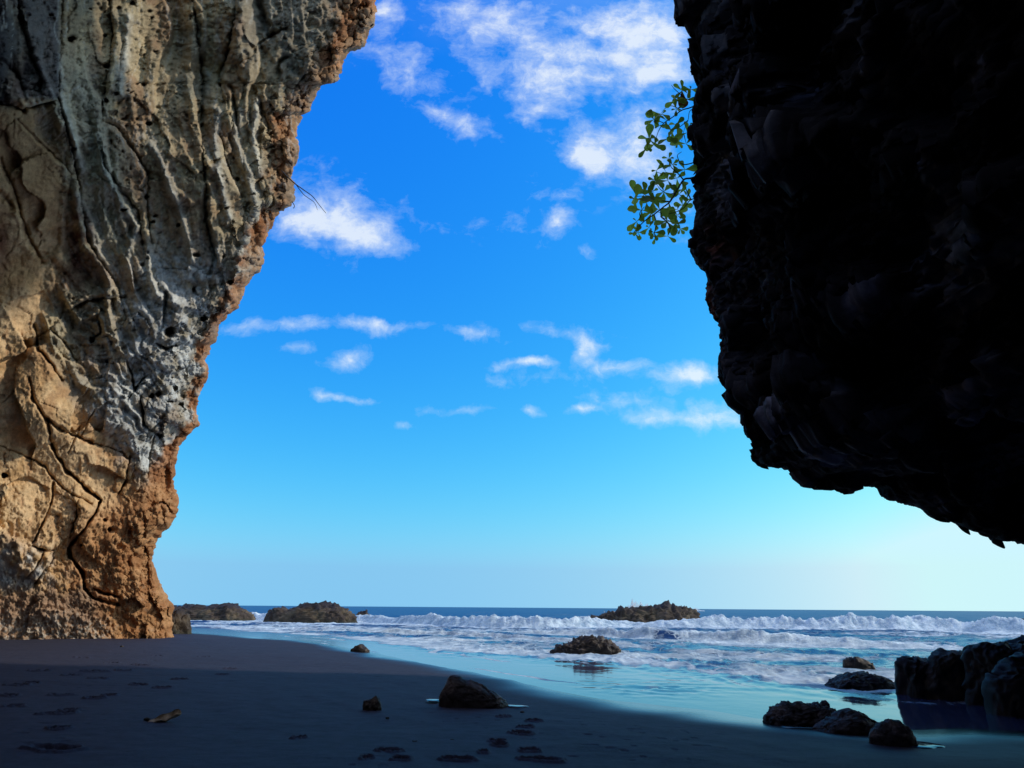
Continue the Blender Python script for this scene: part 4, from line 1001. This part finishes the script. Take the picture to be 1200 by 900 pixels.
def build_world():
    w = bpy.data.worlds.new('World'); SC.world = w; w.use_nodes = True
    t = NT(w.node_tree); nt = w.node_tree; bg = nt.nodes['Background']
    dv = t.n('ShaderNodeTexCoord').outputs['Generated']; ds = t.n('ShaderNodeSeparateXYZ'); t.l(dv, ds.inputs[0]); dcm = t.n('ShaderNodeCombineXYZ'); t.l(ds.outputs[0], dcm.inputs[0]); t.l(ds.outputs[1], dcm.inputs[1]); t.l(t.math('MAXIMUM', ds.outputs[2], 0.052), dcm.inputs[2])
    sky = t.n('ShaderNodeTexSky', sky_type='NISHITA', sun_disc=False, sun_elevation=SUN_EL, sun_rotation=SUN_AZ, altitude=0.0, air_density=SKY['air'], dust_density=SKY['dust'], ozone_density=SKY['ozone'])
    t.l(dcm.outputs[0], sky.inputs[0])
    # the photograph's strong colour grade, channel by channel, on the physical sky
    sp = t.n('ShaderNodeSeparateColor'); t.l(sky.outputs[0], sp.inputs[0]); cbn = t.n('ShaderNodeCombineColor')
    for k in range(3):
        v = t.math('MINIMUM', t.math('MULTIPLY', sp.outputs[k], 0.1), SKY['clamp'][k])
        v = t.math('MULTIPLY', t.math('POWER', v, SKY['pow'][k]), SKY['gain'][k] * 10.0)
        t.l(v, cbn.inputs[k])
    base = cbn.outputs[0]
    tc = t.n('ShaderNodeTexCoord').outputs['Generated']
    sx = t.n('ShaderNodeSeparateXYZ'); t.l(tc, sx.inputs[0])
    yy = t.math('MAXIMUM', sx.outputs[1], 0.03)
    cx = t.math('DIVIDE', sx.outputs[0], yy); cz = t.math('DIVIDE', sx.outputs[2], yy)
    cb = t.n('ShaderNodeCombineXYZ'); t.l(cx, cb.inputs[0]); t.l(cz, cb.inputs[1])
    # cloud-deck coordinates: finer towards the horizon
    zz = t.math('MAXIMUM', sx.outputs[2], 0.04)
    dk = t.n('ShaderNodeCombineXYZ'); t.l(t.math('DIVIDE', sx.outputs[0], zz), dk.inputs[0]); t.l(t.math('DIVIDE', sx.outputs[1], zz), dk.inputs[1])
    wn = t.n('ShaderNodeTexNoise', i_Scale=9.0, i_Detail=5.0, i_Roughness=0.6); t.l(cb.outputs[0], wn.inputs['Vector'])
    wc = t.n('ShaderNodeVectorMath', operation='SUBTRACT'); t.l(wn.outputs['Color'], wc.inputs[0]); wc.inputs[1].default_value = (.5, .5, .5)
    wv = t.n('ShaderNodeVectorMath', operation='MULTIPLY_ADD'); t.l(wc.outputs[0], wv.inputs[0]); wv.inputs[1].default_value = (.07, .05, 0); t.l(cb.outputs[0], wv.inputs[2])
    acc = None
    for (px, py, a, b, ang, s) in CLOUDS:
        r = rays(px, py); c = (r[0] / r[1], r[2] / r[1])
        r2 = rays(px + a, py); r3 = rays(px, py - b)
        sa = 1.12 * math.hypot(r2[0] / r2[1] - c[0], r2[2] / r2[1] - c[1]); sb = 1.12 * math.hypot(r3[0] / r3[1] - c[0], r3[2] / r3[1] - c[1])
        mp = t.n('ShaderNodeMapping', vector_type='TEXTURE'); t.l(wv.outputs[0], mp.inputs[0])
        mp.inputs['Location'].default_value = (c[0], c[1], 0); mp.inputs['Rotation'].default_value = (0, 0, math.radians(-ang)); mp.inputs['Scale'].default_value = (sa, sb, 1)
        g = t.n('ShaderNodeTexGradient', gradient_type='SPHERICAL'); t.l(mp.outputs[0], g.inputs[0])
        v = t.math('MULTIPLY', g.outputs['Fac'], s * 1.35)
        acc = v if acc is None else t.math('ADD', acc, v)
    acc = t.math('MINIMUM', acc, 1.15)
    n1 = t.n('ShaderNodeTexNoise', i_Scale=20.0, i_Detail=12.0, i_Roughness=0.66); t.l(wv.outputs[0], n1.inputs['Vector'])
    st = t.n('ShaderNodeMapping'); st.inputs['Rotation'].default_value = (0, 0, math.radians(28)); st.inputs['Scale'].default_value = (7, 22, 1); t.l(wv.outputs[0], st.inputs[0])
    n2 = t.n('ShaderNodeTexNoise', i_Scale=1.0, i_Detail=7.0, i_Roughness=0.6); t.l(st.outputs[0], n2.inputs['Vector'])
    nn = t.math('ADD', t.math('MULTIPLY', n1.outputs[0], 0.66), t.math('MULTIPLY', n2.outputs[0], 0.34))
    dens = t.math('SUBTRACT', t.math('ADD', acc, t.math('MULTIPLY', nn, 2.9)), 1.70)
    gate = t.ramp(acc, [(0.0, 0.0), (0.10, 1.0)])
    # bright warm cloud added out of view, soft fill light for the left cliff
    n3 = t.n('ShaderNodeTexNoise', i_Scale=0.9, i_Detail=8.0, i_Roughness=0.6); t.l(dk.outputs[0], n3.inputs['Vector'])
    fill_cloud = t.math('MULTIPLY', t.ramp(n3.outputs[0], [(0.42, 0.0), (0.60, 1.0)]), t.ramp(t.math('ADD', t.math('MULTIPLY', sx.outputs[1], -1.0), 0.72), [(0.0, 0.0), (0.3, 1.0)]))
    a1 = t.math('MULTIPLY', t.ramp(dens, [(0.0, 0.0), (0.18, .12), (0.55, .45), (1.05, 1.0)]), gate)
    al = t.math('MAXIMUM', t.math('MULTIPLY', a1, 0.77), t.math('MULTIPLY', fill_cloud, 0.9))
    al = t.math('MULTIPLY', al, t.ramp(sx.outputs[2], [(0.02, 0.0), (0.10, 1.0)]))
    cc = t.mix(t.ramp(dens, [(0.2, 0.0), (0.9, 1.0)]), SKY['cl0'], SKY['cl1'])
    cc = t.mix(fill_cloud, cc, SKY['cl_fill'])
    out = t.mix(al, base, cc)
    t.l(out, bg.inputs['Color']); bg.inputs['Strength'].default_value = SKY['strength']
    try:
        w.cycles.sampling_method = 'MANUAL'; w.cycles.sample_map_resolution = 1024
    except Exception: pass


SKY = dict(air=1.5, dust=1.0, ozone=1.0, pow=(2.6, 1.22, 0.25), gain=(1.45, 1.45, 1.19), clamp=(0.72, 0.69, 1.1), strength=0.10, cl0=(6.2, 8.0, 9.8), cl1=(9.3, 9.9, 10.0), cl_fill=(13.0, 12.4, 11.4))


def build_light_camera():
    d = Vector((math.sin(SUN_AZ) * math.cos(SUN_EL), math.cos(SUN_AZ) * math.cos(SUN_EL), math.sin(SUN_EL)))
    l = bpy.data.lights.new('sun', 'SUN'); l.energy = 2.4; l.angle = math.radians(1.5); l.color = (1.0, 0.90, 0.76)
    o = bpy.data.objects.new('sun', l); COL.objects.link(o); o.rotation_euler = d.to_track_quat('Z', 'Y').to_euler(); o.location = (40, 10, 40)
    c = bpy.data.cameras.new('camera'); co = bpy.data.objects.new('camera', c); COL.objects.link(co)
    c.sensor_width = 36; c.lens = 36 * F / 1200; c.clip_start = 0.05; c.clip_end = 90000
    R = Matrix([[RT[i], UP[i], -fwd[i]] for i in range(3)]).to_4x4(); R.translation = Vector(CAM)
    co.matrix_world = R; SC.camera = co
    vs = SC.view_settings; vs.view_transform = 'Standard'; vs.look = 'None'; vs.gamma = 1; vs.exposure = 0.0; vs.use_curve_mapping = False
    SC.cycles.max_bounces = 6; SC.cycles.diffuse_bounces = 3; SC.cycles.use_denoising = True
    SC.cycles.sample_clamp_indirect = 6


import os
SKIP = ()
build_world()
build_light_camera()
build_sand()
build_sea()
build_left_cliff()
build_right_cliff()
build_cave()
build_rocks()
build_puddles()
build_husk()
build_twig()
build_shrub()
build_spray()
